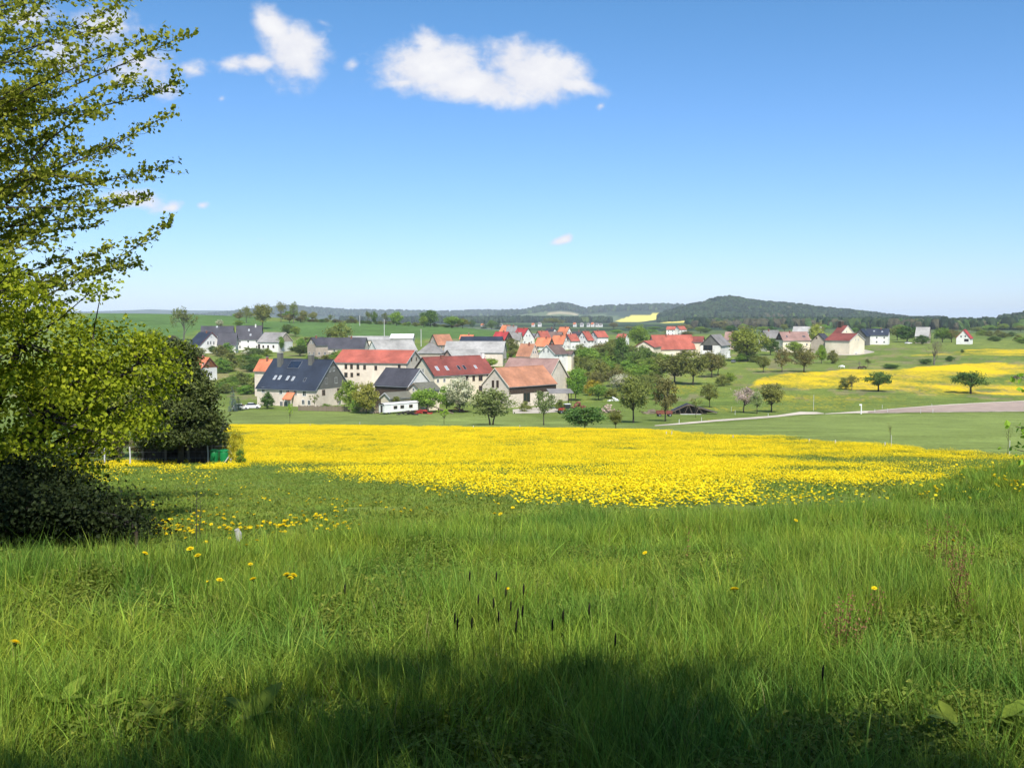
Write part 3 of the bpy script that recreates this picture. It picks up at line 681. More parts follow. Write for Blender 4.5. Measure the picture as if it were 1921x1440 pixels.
# ---- front row of the village
h = house('slate_farmhouse', 'big farmhouse with blue-black slate roof, solar panel and grey slate gable', 482, 592, 655, 262, 38, 731, 676, 'R', 'beige', 'slate_blue',
      win=[('E',494,731,1.1,1.5),('E',527,734,1.1,1.5),('E',540,735,1.1,1.5),('E',554,736,1.1,1.5),('E',571,737,1.2,1.6),('E',528,757,1,1.3),('E',536,757,1,1.3),('E',569,754,1,1.3),('E',580,755,1,1.3),
           ('G',607,736,1.3,1.5,'woodframe'),('G',635,733,1.3,1.5,'woodframe'),('G',637,755,1.2,1.2),('G',612,714,1.2,1.6),('G',630,713,1.2,1.6),('G',619,693,.9,1.2),('G',626,692,.9,1.2)],
      sky=[(516,708,.75,1.5),(525,708,.75,1.5),(540,709,.75,1.5),(550,710,.75,1.5),(572,712,.7,1.4,'dark'),(553,684,3.9,2.6,'solar')],
      chim=[(526,684,1.2,3.2,'slate_clad'),(584,681,1.2,2.2,'slate_clad')], clad='slate_clad', verge='zinc')
u0, z0 = h['hit']('E', 546, 743)
b = MB(); b.hexa([h['P'](u0-1.5,-1.9,z0-.8),h['P'](u0+1.5,-1.9,z0-.8),h['P'](u0+1.3,0,z0+.9),h['P'](u0-1.3,0,z0+.9),h['P'](u0-1.5,-1.9,z0-.62),h['P'](u0+1.5,-1.9,z0-.62),h['P'](u0+1.3,0,z0+1.1),h['P'](u0-1.3,0,z0+1.1)])
po = b.build('porch_roof', M['orange'], h['e']); tag(po, 'small orange tiled porch roof')
for s in (-1.3, 1.3):
    b = MB(); a0, a1 = h['P'](u0+s-.12,-1.75,h['ZB']), h['P'](u0+s+.12,-1.5,z0-.55); b.box([min(i,j) for i,j in zip(a0,a1)], [max(i,j) for i,j in zip(a0,a1)]); b.build('porch_wall', M['beige'], h['e'])
house('long_barn', 'long two-storey barn with bright red roof and beige walls', 626, 762, 792, 305, 20, 681, 658, 'R', 'beige', 'red',
      win=[('E',649,687.5,.9,1.5,'woodframe'),('E',659.5,687.5,.9,1.5,'woodframe'),('E',671.5,688,.9,1.5,'woodframe'),('E',684,688.5,.9,1.5,'woodframe'),('E',649,703,1.1,1.5,'woodframe'),('E',660,703,.9,1.4,'woodframe'),('E',672,702,1,.9,'woodframe'),('E',705,690,.9,1.4,'woodframe'),('E',749,688,.9,1.2,'woodframe'),('G',772,674,.9,1.1,'woodframe'),('G',781,673,.9,1.1,'woodframe')], chim=None, verge='trim', cat='barn')
house('red_brown_farmhouse', 'farmhouse with dull red-brown roof, five skylights, half yellow half white front', 773, 815, 927, 275, 55, 704, 671, 'L', 'cream', 'rust',
      win=[('E',821.5,714,.8,1.1),('E',833.5,713,.8,1.1),('E',876,709,.9,1.3,'woodframe'),('E',888.5,709.5,.9,1.5,'woodframe'),('E',901.5,709,1.4,1.5,'woodframe'),('E',915,706.5,.7,1.1,'woodframe'),('E',902,728,1.4,1.5,'woodframe'),('E',880,730,1.0,1.3,'woodframe'),('G',787,694,.8,1.2),('G',794,695,.8,1.2)],
      sky=[(820,691,.9,1.7),(838,690.5,.9,1.7),(860.5,689.5,.9,1.7,'dark'),(871,689,.9,1.7,'dark'),(892,688,.8,1.3)], chim=[(829,672,.8,.9),(905,670,.8,1.2,'white')])
hh_ = HOUSES[-1]
house('pink_roofed_barn', 'tall barn with faded pink roof and pale beige gable', 936, 1028, 1066, 277, 26, 712, 674, 'R', 'beige', 'pinktile', win=[], chim=None, verge='beige', cat='barn')
hb = house('orange_roofed_barn', 'lower barn with weathered orange roof and dark boarded upper wall', 905, 955, 1043, 262, 45, 724.5, 691, 'L', 'beige', 'ochre_tile',
      win=[('G',925,720,.9,1.9,'woodframe'),('G',933.5,720,.9,1.9,'woodframe'),('E',988,744,2.6,2.8,'woodframe','barn_door'),('E',1014,741,2.2,2.6,'woodframe','barn_door')], chim=None, verge='beige', cat='barn')
for k in range(16):      # upright boards under the eave
    a = hb['L']*(k+.5)/16; bw = hb['L']/32 - .015; b = MB()
    a0, a1 = hb['P'](a-bw,-.07,hb['ZE']-2.1), hb['P'](a+bw,-.01,hb['ZE']-.1); b.box([min(i,j) for i,j in zip(a0,a1)], [max(i,j) for i,j in zip(a0,a1)]); b.build('board', M['timber'], hb['e'])
house('open_shed', 'long dark-roofed wooden shed with white gable before the red barn', 703, 765, 808, 256, 38, 724, 693, 'R', 'timber', 'slate', win=[('G',780,714,.8,.9)], chim=None, clad='white', verge='trim', cat='shed')
house('garden_hut', 'small beige hut with mossy grey roof behind the white trailer', 766, 789, 824, 250, 50, 731.5, 719.5, 'L', 'cream', 'mossgrey', win=[('G',776,730,.8,.8)], chim=None, verge='wood', cat='shed')
house('low_shed', 'low shed with pale ridge and grey-brown roof behind the trailer', 718, 732, 792, 247, 55, 747, 737.5, 'L', 'cream', 'mossgrey', win=[], chim=None, verge='trim', cat='shed')
house('timber_gable_cottage', 'small orange-roofed cottage with brown boarded gable over white wall', 350, 378, 407, 352, 40, 690.5, 671, 'R', 'white', 'orange',
      win=[('G',382,683,.95,1.1),('G',391.5,682.5,.95,1.1),('G',384,699,1.1,1.3),('G',396,700,1.1,1.3)], clad='brownwood', verge='rust')
house('outbuilding', 'orange-roofed outbuilding half hidden left of the slate farmhouse', 485, 500, 522, 302, 38, 695, 675, 'R', 'beige', 'orange', win=[], cat='outbuilding')
# ---- white farm on the left
house('white_gable_house', 'white farmhouse with broad white gable and blue slate roof', 352, 375, 419, 478, 50, 647, 624, 'R', 'white', 'slate_blue', win=[('G',390,643,.9,1.6),('G',395,642.5,.9,1.6),('G',401,643,.9,1.6),('G',396,632,.7,.8)], verge='rust')
house('white_wing', 'white wing with dark roof joining the two white farmhouses', 408, 442, 447, 484, 8, 646.5, 625, 'R', 'white', 'slate', win='auto', chim=None, cat='farmhouse')
house('long_white_house', 'long white farmhouse with dark roof and pointed dormer', 442, 489, 494, 506, 8, 635.5, 611.5, 'R', 'white', 'slate', sky=[(467,619,.8,1.2),(470,628,.8,1.2)], chim=[(3,.6,1.2,'white')])
house('dark_back_barn', 'dark slate barn roof showing behind the white gable house', 376, 436, 440, 520, 6, 629, 612, 'R', 'white', 'slate', sky=[(407,613,.8,1.2)], chim=None, cat='barn')
house('half_timbered_barn', 'barn with grey roof, white half-timbered wall and stone gable', 483, 522, 549, 492, 30, 641.5, 624, 'R', 'white', 'grey', win=[('E',486,650,1.2,2.4,'woodframe'),('E',494,650,1,1.4,'woodframe'),('E',503,650,1,1.4,'woodframe'),('E',513,650,1,1.4,'woodframe'),('G',537,632,.9,1.1,'woodframe')], clad='stone', chim=None, verge='cream', cat='barn')
# ---- middle of the village
house('stone_cottage', 'small stone cottage with dark roof left of the big olive tree', 580, 593, 614, 430, 55, 647, 633.5, 'L', 'stone', 'slate')
house('slate_grey_house', 'long house with slate-grey roof partly behind the olive tree', 604, 682, 692, 448, 14, 653, 634, 'R', 'beige', 'slate')
house('white_hall', 'low hall with bright white flat-pitched roof below the crop field', 732, 774, 778, 530, 5, 634.5, 627, 'R', 'cream', 'whitepaint', win=[], chim=None, verge='trim', cat='hall')
house('pale_long_shed', 'long pale shed roof running up to the white hall', 650, 732, 736, 545, 5, 637.5, 631, 'R', 'beige', 'lightgrey', win=[], chim=None, cat='shed')
house('patched_roof_barn', 'barn with patched pale and dark grey roof and mint white gable', 690, 708, 782, 402, 58, 658, 639, 'L', 'white', 'lightgrey', win=[('G',700,648,.7,.8)], chim=None, verge='trim', cat='barn')
house('hipped_barn', 'stone barn under a hipped grey-beige roof', 783, 828, 834, 392, 10, 661, 643.5, 'R', 'stone', 'grey', win=[], chim=None, hip=4.0, cat='barn')
house('orange_barn', 'barn with orange roof and brown gable above the grey hall', 811, 821, 851, 474, 50, 646, 628, 'L', 'stone', 'ochre_tile', chim=None, cat='barn')
house('far_orange_house', 'orange roof just showing over the long blue-black roof', 862, 886, 890, 520, 8, 636, 628.5, 'R', 'white', 'orange', win=[])
house('blue_black_hall', 'long low hall with blue-black roof behind the grey barn', 863, 940, 944, 468, 6, 641, 632, 'R', 'beige', 'slate_blue', win=[], chim=None, cat='hall')
house('grey_hall', 'very long barn with pale grey sheet roof in the village middle', 833, 943, 950, 420, 6, 661, 641, 'R', 'beige', 'lightgrey', win=[], chim=None, cat='barn', verge='trim')
house('low_grey_barn', 'low barn with dusty pale roof and small pink gable', 838, 849, 909, 392, 55, 669.5, 657, 'L', 'pinkish', 'lightgrey', win=[('G',843,665,.6,.7)], chim=None, cat='barn')
house('tan_roofed_house', 'house with tan-orange roof left of the white gable', 969, 994, 1010, 402, 35, 667.5, 646, 'R', 'beige', 'ochre_tile', verge='beige')
house('white_gable_cottage', 'white gabled house with two small windows and purple-brown roof', 1011, 1041, 1065, 396, 38, 664, 648, 'L', 'white', 'browntile', win=[('G',1020.5,658.5,.8,1.2),('G',1028.5,658.5,.8,1.2),('E',1048,668,.8,1),('E',1056,668,.8,1)], verge='trim')
house('small_outhouse', 'little brown-roofed outhouse right of the white gabled house', 1044, 1072, 1078, 402, 12, 665, 659, 'R', 'cream', 'browntile', win=[], chim=None, cat='outhouse')
# ---- new estate of red roofs
EG = 'new red-roofed houses on the rise'
house('estate_house', 'crimson steep-roofed estate house at the left edge of the estate', 921, 945, 963, 545, 35, 640, 623, 'R', 'cream', 'crimson', clad='timber', group=EG)
house('estate_house', 'orange estate house standing highest behind the crimson roofs', 938, 951, 962, 640, 38, 621.5, 610.5, 'R', 'white', 'orange', group=EG)
house('estate_house', 'estate house with blue-grey roof between two crimson houses', 955, 975, 980, 552, 15, 637.5, 624, 'R', 'cream', 'grey', group=EG)
house('estate_house', 'crimson-roofed estate house with large white gable to the right', 959, 978, 1003, 560, 45, 636, 616, 'R', 'white', 'crimson', group=EG)
house('estate_house', 'small grey-blue roofed estate house behind the crimson ones', 955, 968, 972, 610, 10, 622, 612, 'R', 'white', 'grey', group=EG)
house('estate_house', 'estate house with white gable left and coral roof', 1003, 1016, 1034, 565, 50, 635.5, 621.5, 'L', 'white', 'red', group=EG)
house('estate_house', 'nearest estate house with broad orange-red roof', 1003, 1028, 1040, 522, 28, 649, 634, 'R', 'white', 'orange', clad='timber', group=EG)
house('estate_house', 'estate house with black roof and white gable', 1022, 1034, 1045, 615, 40, 625, 616, 'R', 'white', 'slate', group=EG)
house('estate_house', 'brownish-roofed estate house in the middle of the estate', 1027, 1053, 1056, 575, 8, 632.5, 623, 'R', 'white', 'browntile', group=EG)
hd = house('estate_house', 'orange estate house with dark pointed dormer and white gable', 1033, 1056, 1066, 532, 28, 645, 630, 'R', 'white', 'orange', group=EG)
house('estate_house', 'tall orange-roofed estate house with white gable at the back', 1044, 1061, 1074, 595, 40, 628, 614, 'R', 'white', 'orange', group=EG)
house('estate_house', 'white estate house with dark balcony side and red roof', 1063, 1071, 1086, 535, 50, 639, 627, 'L', 'white', 'red', group=EG)
house('estate_house', 'black-roofed estate house behind the right-hand white gables', 1077, 1090, 1094, 612, 15, 629, 622, 'R', 'white', 'slate', group=EG)
house('estate_house', 'broad white gabled estate house with red roof second from the right', 1083, 1102, 1113, 545, 35, 637.5, 622, 'L', 'white', 'red', group=EG)
house('estate_house', 'rightmost white gabled estate house with long orange-red roof', 1106, 1121, 1141, 552, 48, 632, 621.5, 'L', 'white', 'red', group=EG)
house('small_red_house', 'tiny red-roofed house alone right of the estate', 1162, 1172, 1176, 640, 25, 633.5, 627, 'R', 'white', 'red')
house('meadow_house', 'left of two distant red-roofed houses at the wood edge', 1250, 1266, 1269, 930, 12, 618, 612.5, 'R', 'white', 'red', group='two distant houses at the wood edge')
house('meadow_house', 'right of two distant red-roofed houses at the wood edge, with white gable', 1270, 1275, 1288, 930, 45, 618, 612, 'L', 'white', 'red', group='two distant houses at the wood edge')
# ---- right-hand farms
house('red_roof_farm', 'cream farmhouse with long coral-red roof right of the tall trees', 1215, 1229, 1304, 482, 60, 654, 629, 'L', 'cream', 'red', verge='rust')
house('cream_annex', 'cream gabled annex before the coral-red farmhouse', 1190, 1226, 1240, 468, 15, 651, 640, 'L', 'cream', 'red', win=[], verge='rust', chim=None, cat='annex')
house('red_barn_end', 'short red-brown roof joined to the coral-red farmhouse', 1304, 1318, 1321, 490, 8, 641, 631.5, 'R', 'cream', 'rust', win=[], chim=None, cat='barn')
house('grey_gable_barn', 'barn with grey gable roof and white lower front', 1314, 1352, 1370, 472, 14, 648, 628.5, 'L', 'white', 'grey', win=[('G',1328,652,4.5,2.6,'woodframe','barn_door')], clad='slate_clad', chim=None, cat='barn')
house('brick_house', 'faded brick-red house left of the yellow-green willow', 1360, 1379, 1383, 570, 10, 637, 623, 'R', 'pinkish', 'pinktile')
house('cream_gable_house', 'house with cream gable and grey roof right of the willow', 1423, 1439, 1467, 545, 52, 634.5, 620, 'L', 'cream', 'grey')
house('pink_roof_house', 'house with faded pink roof, dark gable end and cream wall', 1459, 1469, 1520, 532, 55, 638, 623, 'L', 'cream', 'pinktile', sky=[(1476,631,.9,1.1,'dark'),(1508,631,2,.9,'dark')], clad='timber')
house('pale_flat_barn', 'long pale barn roof above the pink-roofed house', 1487, 1539, 1542, 645, 6, 622.5, 613, 'R', 'white', 'lightgrey', win=[], chim=None, cat='barn')
house('stone_gable_barn', 'grey stone gable with one small window between two roofs', 1521, 1550, 1560, 525, 28, 641, 626, 'L', 'stone', 'slate', win=[('G',1532,634,.8,.9,'woodframe')], chim=None, cat='barn')
house('maroon_barn', 'barn with maroon roof and cream gable with twin windows', 1548, 1594, 1622, 513, 30, 639, 626, 'R', 'cream', 'rust', win=[('G',1605,637,.7,1.1),('G',1610,637,.7,1.1)], chim=None, verge='trim', cat='barn')
house('tall_red_house', 'tall house with red roof, cream gable and dark brick stack', 1562, 1577, 1602, 565, 45, 626, 611, 'R', 'cream', 'rust', win=[('G',1588,622,.8,1)], chim=[(4.5,2.2,2.6,'timber')], verge='trim')
house('black_roof_house', 'long white house with black roof on the rise at right', 1624, 1666, 1669, 622, 6, 628.5, 617, 'R', 'white', 'slate_blue', sky=[(1640,621,.9,1),(1655,622,.9,1)])
house('dark_gable_house', 'dark-blue gabled end beside the long white house', 1602, 1625, 1632, 612, 22, 630, 617.5, 'L', 'slate_clad', 'slate_blue', win=[], chim=None)
house('grey_field_barn', 'lone barn with pale grey roof among trees at right', 1717, 1742, 1746, 640, 8, 630, 614, 'R', 'stone', 'lightgrey', win=[], chim=None, cat='barn')
house('white_red_house', 'lone white house with bright red roof at far right', 1794, 1820, 1825, 620, 12, 634, 619, 'L', 'white', 'crimson', win=[('G',1803,631,1.0,1.2),('G',1811,630.5,1.0,1.2),('G',1813,638,2.6,1.6,'woodframe','balcony_door')], verge='crimson')
for k, (px, py, s) in enumerate([(1078,607,5),(1091,607.5,6),(1104,608,4),(1112,607,4),(1120,608,5),(1127,608.5,5),(1000,608,5),(1012,606.5,6),(940,609,5),(905,609,6)]):
    d = 1650.
    house('far_house', ['small white house far across the valley, leftmost of its row', 'broad white house far across the valley, second of its row', 'low white house far across the valley, third of its row', 'tiny white house far across the valley, middle of its row', 'white house far across the valley, second from the row end', 'white house far across the valley, last of its row', 'distant pale house just above the crimson estate roofs', 'distant pale house in front of the bare brown tree', 'distant pale house beside the dark trees on the crest', 'distant pale building left of the dark crest trees'][k],
          px - s/2, px + s/2 - 1, px + s/2 + 1, d, 30, py + 1, py - 2, 'R', 'white', 'grey' if k % 3 else 'orange', win=[], chim=None, group='white specks of the next village')
# ------------------------------------------------------------------ trees
LM = {
 'olive': leaf_mat('olive_spring_leaves', (0.130,0.146,0.033), (0.199,0.224,0.051), (0.293,0.319,0.079), .3, .02), 'brown': leaf_mat('bronze_spring_leaves', (0.149,0.141,0.044), (0.208,0.194,0.059), (0.296,0.271,0.089), .3, .015),
 'green': leaf_mat('fresh_green_leaves', (0.120,0.206,0.032), (0.206,0.324,0.046), (0.324,0.454,0.075), .35, .02), 'dark': leaf_mat('deep_green_leaves', (0.061,0.122,0.026), (0.099,0.175,0.036), (0.164,0.251,0.055), .25, .02),
 'bright': leaf_mat('bright_green_leaves', (0.189,0.302,0.029), (0.302,0.452,0.042), (0.415,0.585,0.066), .4, .015), 'willow': leaf_mat('yellow_green_leaves', (0.235,0.264,0.042), (0.358,0.377,0.064), (0.490,0.499,0.104), .4, .015),
 'apple': leaf_mat('apple_leaves', (0.124,0.176,0.054), (0.218,0.290,0.087), (0.394,0.447,0.208), .3, .02), 'blossom': leaf_mat('white_blossom', (0.121,0.158,0.048), (0.483,0.472,0.290), (0.797,0.761,0.580), .3, .01), 'pink': leaf_mat('pale_pink_blossom', (0.266,0.205,0.133), (0.568,0.447,0.375), (0.749,0.604,0.532), .3, .01),
 'spruce': leaf_mat('spruce_needles', (0.026,0.056,0.030), (0.046,0.087,0.046), (0.075,0.121,0.064), .1, .02), 'pine': leaf_mat('pine_needles', (0.033,0.048,0.012), (0.065,0.090,0.023), (0.144,0.177,0.050), .12, .015), 'bluespruce': leaf_mat('blue_spruce_needles', (0.066,0.104,0.094), (0.113,0.160,0.142), (0.189,0.246,0.217), .1, .02),
 'twig': leaf_mat('bare_twigs', (0.145,0.123,0.102), (0.217,0.189,0.152), (0.290,0.254,0.210), .0, .01, .9), 'forsythia': leaf_mat('yellow_shrub_leaves', (0.264,0.246,0.029), (0.490,0.415,0.038), (0.679,0.566,0.056), .4, .01), 'hedge': leaf_mat('brown_hedge_leaves', (0.083,0.077,0.042), (0.146,0.136,0.062), (0.208,0.192,0.094), .2, .015),
}
BARK = mat('bark', (.085,.068,.052), (.055,.045,.036), 6, .95, .6, 14, rnd=.15)
BARK2 = mat('grey_bark', (.16,.145,.125), (.11,.10,.088), 6, .95, .6, 14, rnd=.15)
def leaves_np(C, r, size, g, asp=.75, up=.25, outward=None):
    """one folded leaf (two triangles over four points) at every centre"""
    n = len(C); N = g.normal(size=(n, 3)); N[:, 2] += up
    if outward is not None: N += outward
    N /= np.linalg.norm(N, axis=1, keepdims=True) + 1e-9
    T = np.cross(N, g.normal(size=(n, 3))); T /= np.linalg.norm(T, axis=1, keepdims=True) + 1e-9
    B = np.cross(N, T); s = (np.asarray(size) * g.uniform(.7, 1.3, n))[:, None]
    V = np.stack([C - T*s*.5, C + B*s*asp*.5 + N*s*.12, C + T*s*.5, C - B*s*asp*.5 + N*s*.12], 1).reshape(-1, 3)
    i = np.arange(n) * 4
    F = np.stack([np.stack([i, i+1, i+2], 1), np.stack([i, i+2, i+3], 1)], 1).reshape(-1, 3)
    return V, F
def crown_clumps(g, n, z0, z1, shape):
    out_ = []
    for k in range(n * 6):
        p = g.uniform(-1, 1, 3)
        rr = np.linalg.norm(p)
        if rr > 1 or rr < .3: continue
        zz = (p[2] + 1) / 2
        wd = shape(zz)
        out_.append(((p[0]*.42*wd + g.normal(0,.02)), (p[1]*.42*wd + g.normal(0,.02)), z0 + (z1 - z0)*(.06 + .88*zz)))
        if len(out_) >= n: break
    return np.array(out_)
def proto(name, lm, seed, n=42, per=46, z0=.24, leaf=.050, clump=.105, shape=lambda z: 1.0, trunk_r=.022, bark=None, fork=False, gaps=.0, lean=0.):
    g = np.random.default_rng(seed); n = int(n*1.25); per = int(per*1.35); leaf = max(leaf, .046)
    C = crown_clumps(g, n, z0, 1.0, shape)
    ph = g.uniform(0, 6.28, 3)                                  # lop-sided outline
    for c in C:
        a = math.atan2(c[1], c[0]); k = 1 + .16*math.sin(2*a + ph[0]) + .14*math.sin(3*a + ph[1]) + .10*math.sin(5*c[2]*3 + ph[2]); c[0] *= k; c[1] *= k
    C[:, 0] += lean * (C[:, 2])
    tb = MB(); top = z0 + (1 - z0)*.55
    if fork:
        for s in (-1, 1):
            tb.tube([(s*.03,0,-.02),(s*.045,.01*s,z0*.6),(s*.10,.02,z0+.12),(s*.17,.03,top)], [trunk_r*1.1,trunk_r*.8,trunk_r*.55,trunk_r*.2], 6)
    else:
        tb.tube([(0,0,-.02),(.004,.004,z0*.5),(.01+lean*z0,-.006,z0+.04),(-.008+lean*.5,.008,top)], [trunk_r*1.25,trunk_r,trunk_r*.8,trunk_r*.3], 7)
    for c in C[:: max(1, len(C)//16)]:
        s0 = np.array([lean*z0, 0, z0*.75 + (top - z0)*.6*g.uniform(.1, .8)]); mid = (s0 + c)/2 + np.array([0,0,-.02])
        tb.tube([s0, mid, c], [trunk_r*.45, trunk_r*.28, trunk_r*.10], 4, cap=False)
    tm = tb.mesh('trunk', True); tm.materials.append(bark or BARK)
    cs_ = clump * g.uniform(.65, 1.35, len(C)); cnt = g.integers(int(per*.6), int(per*1.4), len(C))
    rep = np.repeat(np.arange(len(C)), cnt); pts = C[rep] + g.normal(size=(len(rep), 3)) * cs_[rep][:, None] * np.array([1, 1, .72]) * .62
    if gaps: pts = pts[g.uniform(size=len(pts)) > gaps]; rep = rep[:len(pts)]
    outw = (pts - np.array([0, 0, (z0 + 1)/2])); outw /= np.linalg.norm(outw, axis=1, keepdims=True) + 1e-6
    V, F = leaves_np(pts, None, leaf, g, .8, .35, outw*.8)
    tint = np.clip(.5 + g.normal(0, .2, len(C))[rep[:len(pts)]] + g.normal(0, .18, len(pts)), 0, 1)
    cm = np_mesh('crown', V, F, False, {'tint': ('FLOAT', np.repeat(tint, 4).astype(np.float32))}); cm.materials.append(LM[lm])
    return tm, cm
def proto_bare(seed, spread=.42, bark=None, leaf=None, nl=0):
    g = np.random.default_rng(seed); tb = MB(); tw = MB()
    tips = []
    def grow(p, d, L, r, lev):
        q = p + d*L*.5 + g.normal(0, .03, 3)*L; e_ = p + d*L
        (tb if lev < 2 else tw).tube([p, q, e_], [r, r*.8, max(r*.6, .0018)], 5 if lev < 2 else 3, cap=False)
        if lev >= 5: tips.append(e_); return
        for k in range((6, 3, 3, 3, 3)[lev]):
            nd_ = d + g.normal(0, spread*(1.15 if lev else .9), 3); nd_[2] += .20; nd_ /= np.linalg.norm(nd_)
            grow(e_ if k else q, nd_, L*g.uniform(.60, .84), r*(.5 if lev else .42), lev + 1)
    grow(np.array([0, 0, -.02]), np.array([0, 0, 1.]), .30, .026, 0)
    V = np.array(tb.v + tw.v); mx_ = V[:, 2].max(); w_ = np.abs(V[:, :2]).max()
    S = np.array([.5/w_, .5/w_, 1/mx_])
    tb.v = [tuple(np.array(v_)*S) for v_ in tb.v]; tw.v = [tuple(np.array(v_)*S) for v_ in tw.v]
    tm = tb.mesh('trunk', True); tm.materials.append(bark or BARK2)
    cm = tw.mesh('crown'); a = cm.attributes.new('tint', 'FLOAT', 'POINT'); a.data.foreach_set('value', g.uniform(0, 1, len(tw.v)).astype(np.float32)); cm.materials.append(LM['twig'])
    if nl:
        T = np.array(tips)*S; C = T[g.integers(0, len(T), nl)] + g.normal(0, .02, (nl, 3)); Vl, Fl = leaves_np(C, None, .034, g)
        V0 = np.array(tw.v); F0 = np.array([(f[0], f[1], f[2]) for f in tw.f] + [(f[0], f[2], f[3]) for f in tw.f])
        tt = np.concatenate([g.uniform(0, .5, len(V0)), np.repeat(g.uniform(0, 1, nl), 4)]).astype(np.float32)
        cm = np_mesh('crown', np.concatenate([V0, Vl]), np.concatenate([F0, Fl + len(V0)]), False, {'tint': ('FLOAT', tt)}, [0]*len(F0) + [1]*len(Fl)); cm.materials.append(LM['twig']); cm.materials.append(LM[leaf])
    return tm, cm
def proto_conifer(lm, seed, tiers=15):
    g = np.random.default_rng(seed); P_ = []; O_ = []
    for k in range(tiers):
        z = .08 + .90*k/tiers; rr = .5*(1 - z)**.85 + .015; nb_ = max(5, int(15*(1 - z)) + 4)
        for j in range(nb_):
            a = g.uniform(0, 6.28); L = rr*g.uniform(.7, 1.08)
            m_ = max(4, int(30*L))
            u = np.sqrt(g.uniform(.03, 1, m_*2)); x = np.cos(a)*L*u + g.normal(0, .018, m_*2); y = np.sin(a)*L*u + g.normal(0, .018, m_*2)
            P_.append(np.stack([x, y, z - .12*L*u + .05*u**2*L + g.normal(0, .010, m_*2)], 1))
    P_ = np.concatenate(P_); V, F = leaves_np(P_, None, .042, g, .5, .9)
    cm = np_mesh('crown', V, F, False, {'tint': ('FLOAT', np.repeat(g.uniform(0, 1, len(P_)), 4).astype(np.float32))}); cm.materials.append(LM[lm])
    tb = MB(); tb.tube([(0,0,-.02),(0,0,.5),(0,0,.97)], [.028,.016,.004], 6); tm = tb.mesh('trunk', True); tm.materials.append(BARK)
    return tm, cm
rnd_ = lambda z: .55 + .9*math.sin(min(max(z, .05), .95)*math.pi)**.7*.55
PROTO = {
 'olive': [proto('o', 'olive', s, 46, 40, .26, shape=rnd_) for s in (11, 12, 13)], 'brown': [proto('b', 'brown', s, 42, 34, .24, shape=rnd_) for s in (21, 22)],
 'green': [proto('g', 'green', s, 48, 46, .20, shape=rnd_) for s in (31, 32, 33)], 'dark': [proto('d', 'dark', s, 52, 54, .14, shape=rnd_) for s in (41, 42)],
 'bright': [proto('br', 'bright', s, 46, 46, .15, shape=rnd_) for s in (51, 52)], 'willow': [proto('w', 'willow', s, 56, 48, .12, shape=rnd_) for s in (61, 62)],
 'apple': [proto('a', 'apple', 71, 58, 48, .22, .034, fork=True), proto('a', 'apple', 72, 34, 34, .34, .036), proto('a', 'apple', 73, 40, 36, .30, .036)],
 'blossom': [proto('bl', 'blossom', s, 48, 46, .14, .032) for s in (81, 82)], 'pink': [proto('pk', 'pink', 91, 36, 36, .36, .040, lean=-.12)],
 'shrub': [proto('s', 'green', s, 40, 52, .02, shape=lambda z: 1.15 - .5*z, trunk_r=.012) for s in (101, 102, 103)], 'darkshrub': [proto('ds', 'dark', s, 40, 56, .02, shape=lambda z: 1.15 - .5*z, trunk_r=.012) for s in (111, 112)],
 'oliveshrub': [proto('os', 'olive', s, 40, 44, .02, shape=lambda z: 1.15 - .5*z, trunk_r=.012) for s in (121, 122)], 'poplar': [proto('p', 'dark', 131, 50, 50, .06, .030, shape=lambda z: 1.1 - .35*z)],
 'wide': [proto('wd', 'dark', 141, 44, 48, .30, .040, shape=lambda z: 1.1, trunk_r=.03), proto('wd', 'dark', 142, 40, 46, .30, .040, shape=lambda z: 1.1, trunk_r=.03)],
 'bare': [proto_bare(s) for s in (151, 152, 153)], 'barely': [proto_bare(s, .45, None, 'olive', 2200) for s in (161, 162)], 'spruce': [proto_conifer('spruce', s) for s in (171, 172)], 'bluespruce': [proto_conifer('bluespruce', 181)],
 'forsythia': [proto('f', 'forsythia', 191, 34, 46, .02, shape=lambda z: 1.1 - .4*z, trunk_r=.01)], 'sapling': [proto('sp', 'bright', 201, 16, 26, .38, .045, .06, trunk_r=.014), proto('sp', 'olive', 202, 14, 22, .40, .045, .06, trunk_r=.014)],
 'hedge': [proto('h', 'hedge', 211, 40, 52, .02, shape=lambda z: 1.1 - .2*z, trunk_r=.01)],
}
_cnt = {}
def plant(kind, x, y, hgt, wid, label, name=None, group=None, cat=None, rz=None, sink=.05):
    k = _cnt.get(kind, 0); _cnt[kind] = k + 1
    tm, cm = PROTO[kind][k % len(PROTO[kind])]
    shr = kind in ('shrub', 'darkshrub', 'oliveshrub', 'forsythia', 'hedge')
    nm = name or ('shrub' if shr else {'spruce': 'spruce_tree', 'bluespruce': 'spruce_tree', 'blossom': 'blossom_tree', 'pink': 'blossom_tree', 'bare': 'bare_tree', 'barely': 'bare_tree', 'apple': 'fruit_tree', 'sapling': 'sapling', 'willow': 'willow_tree'}.get(kind, 'tree'))
    e = empty(nm, (x, y, hz(x, y) - sink), random.uniform(0, 6.28) if rz is None else rz)
    e.scale = (wid, wid, hgt); tag(e, label, cat or ('shrub' if shr else 'tree'), group)
    for n_, me in (('stem' if shr else 'trunk', tm), ('foliage' if shr else 'crown', cm)):
        c_ = bpy.data.objects.new(n_, me); c_.parent = e; COL.objects.link(c_)
    return e
def tree(px, py, top, w, kind, label, **kw):
    x, y, z = at(px, py); s = y / F_PX
    return plant(kind, x, y, (py - top)*s*1.02, w*s*1.06, label, **kw)
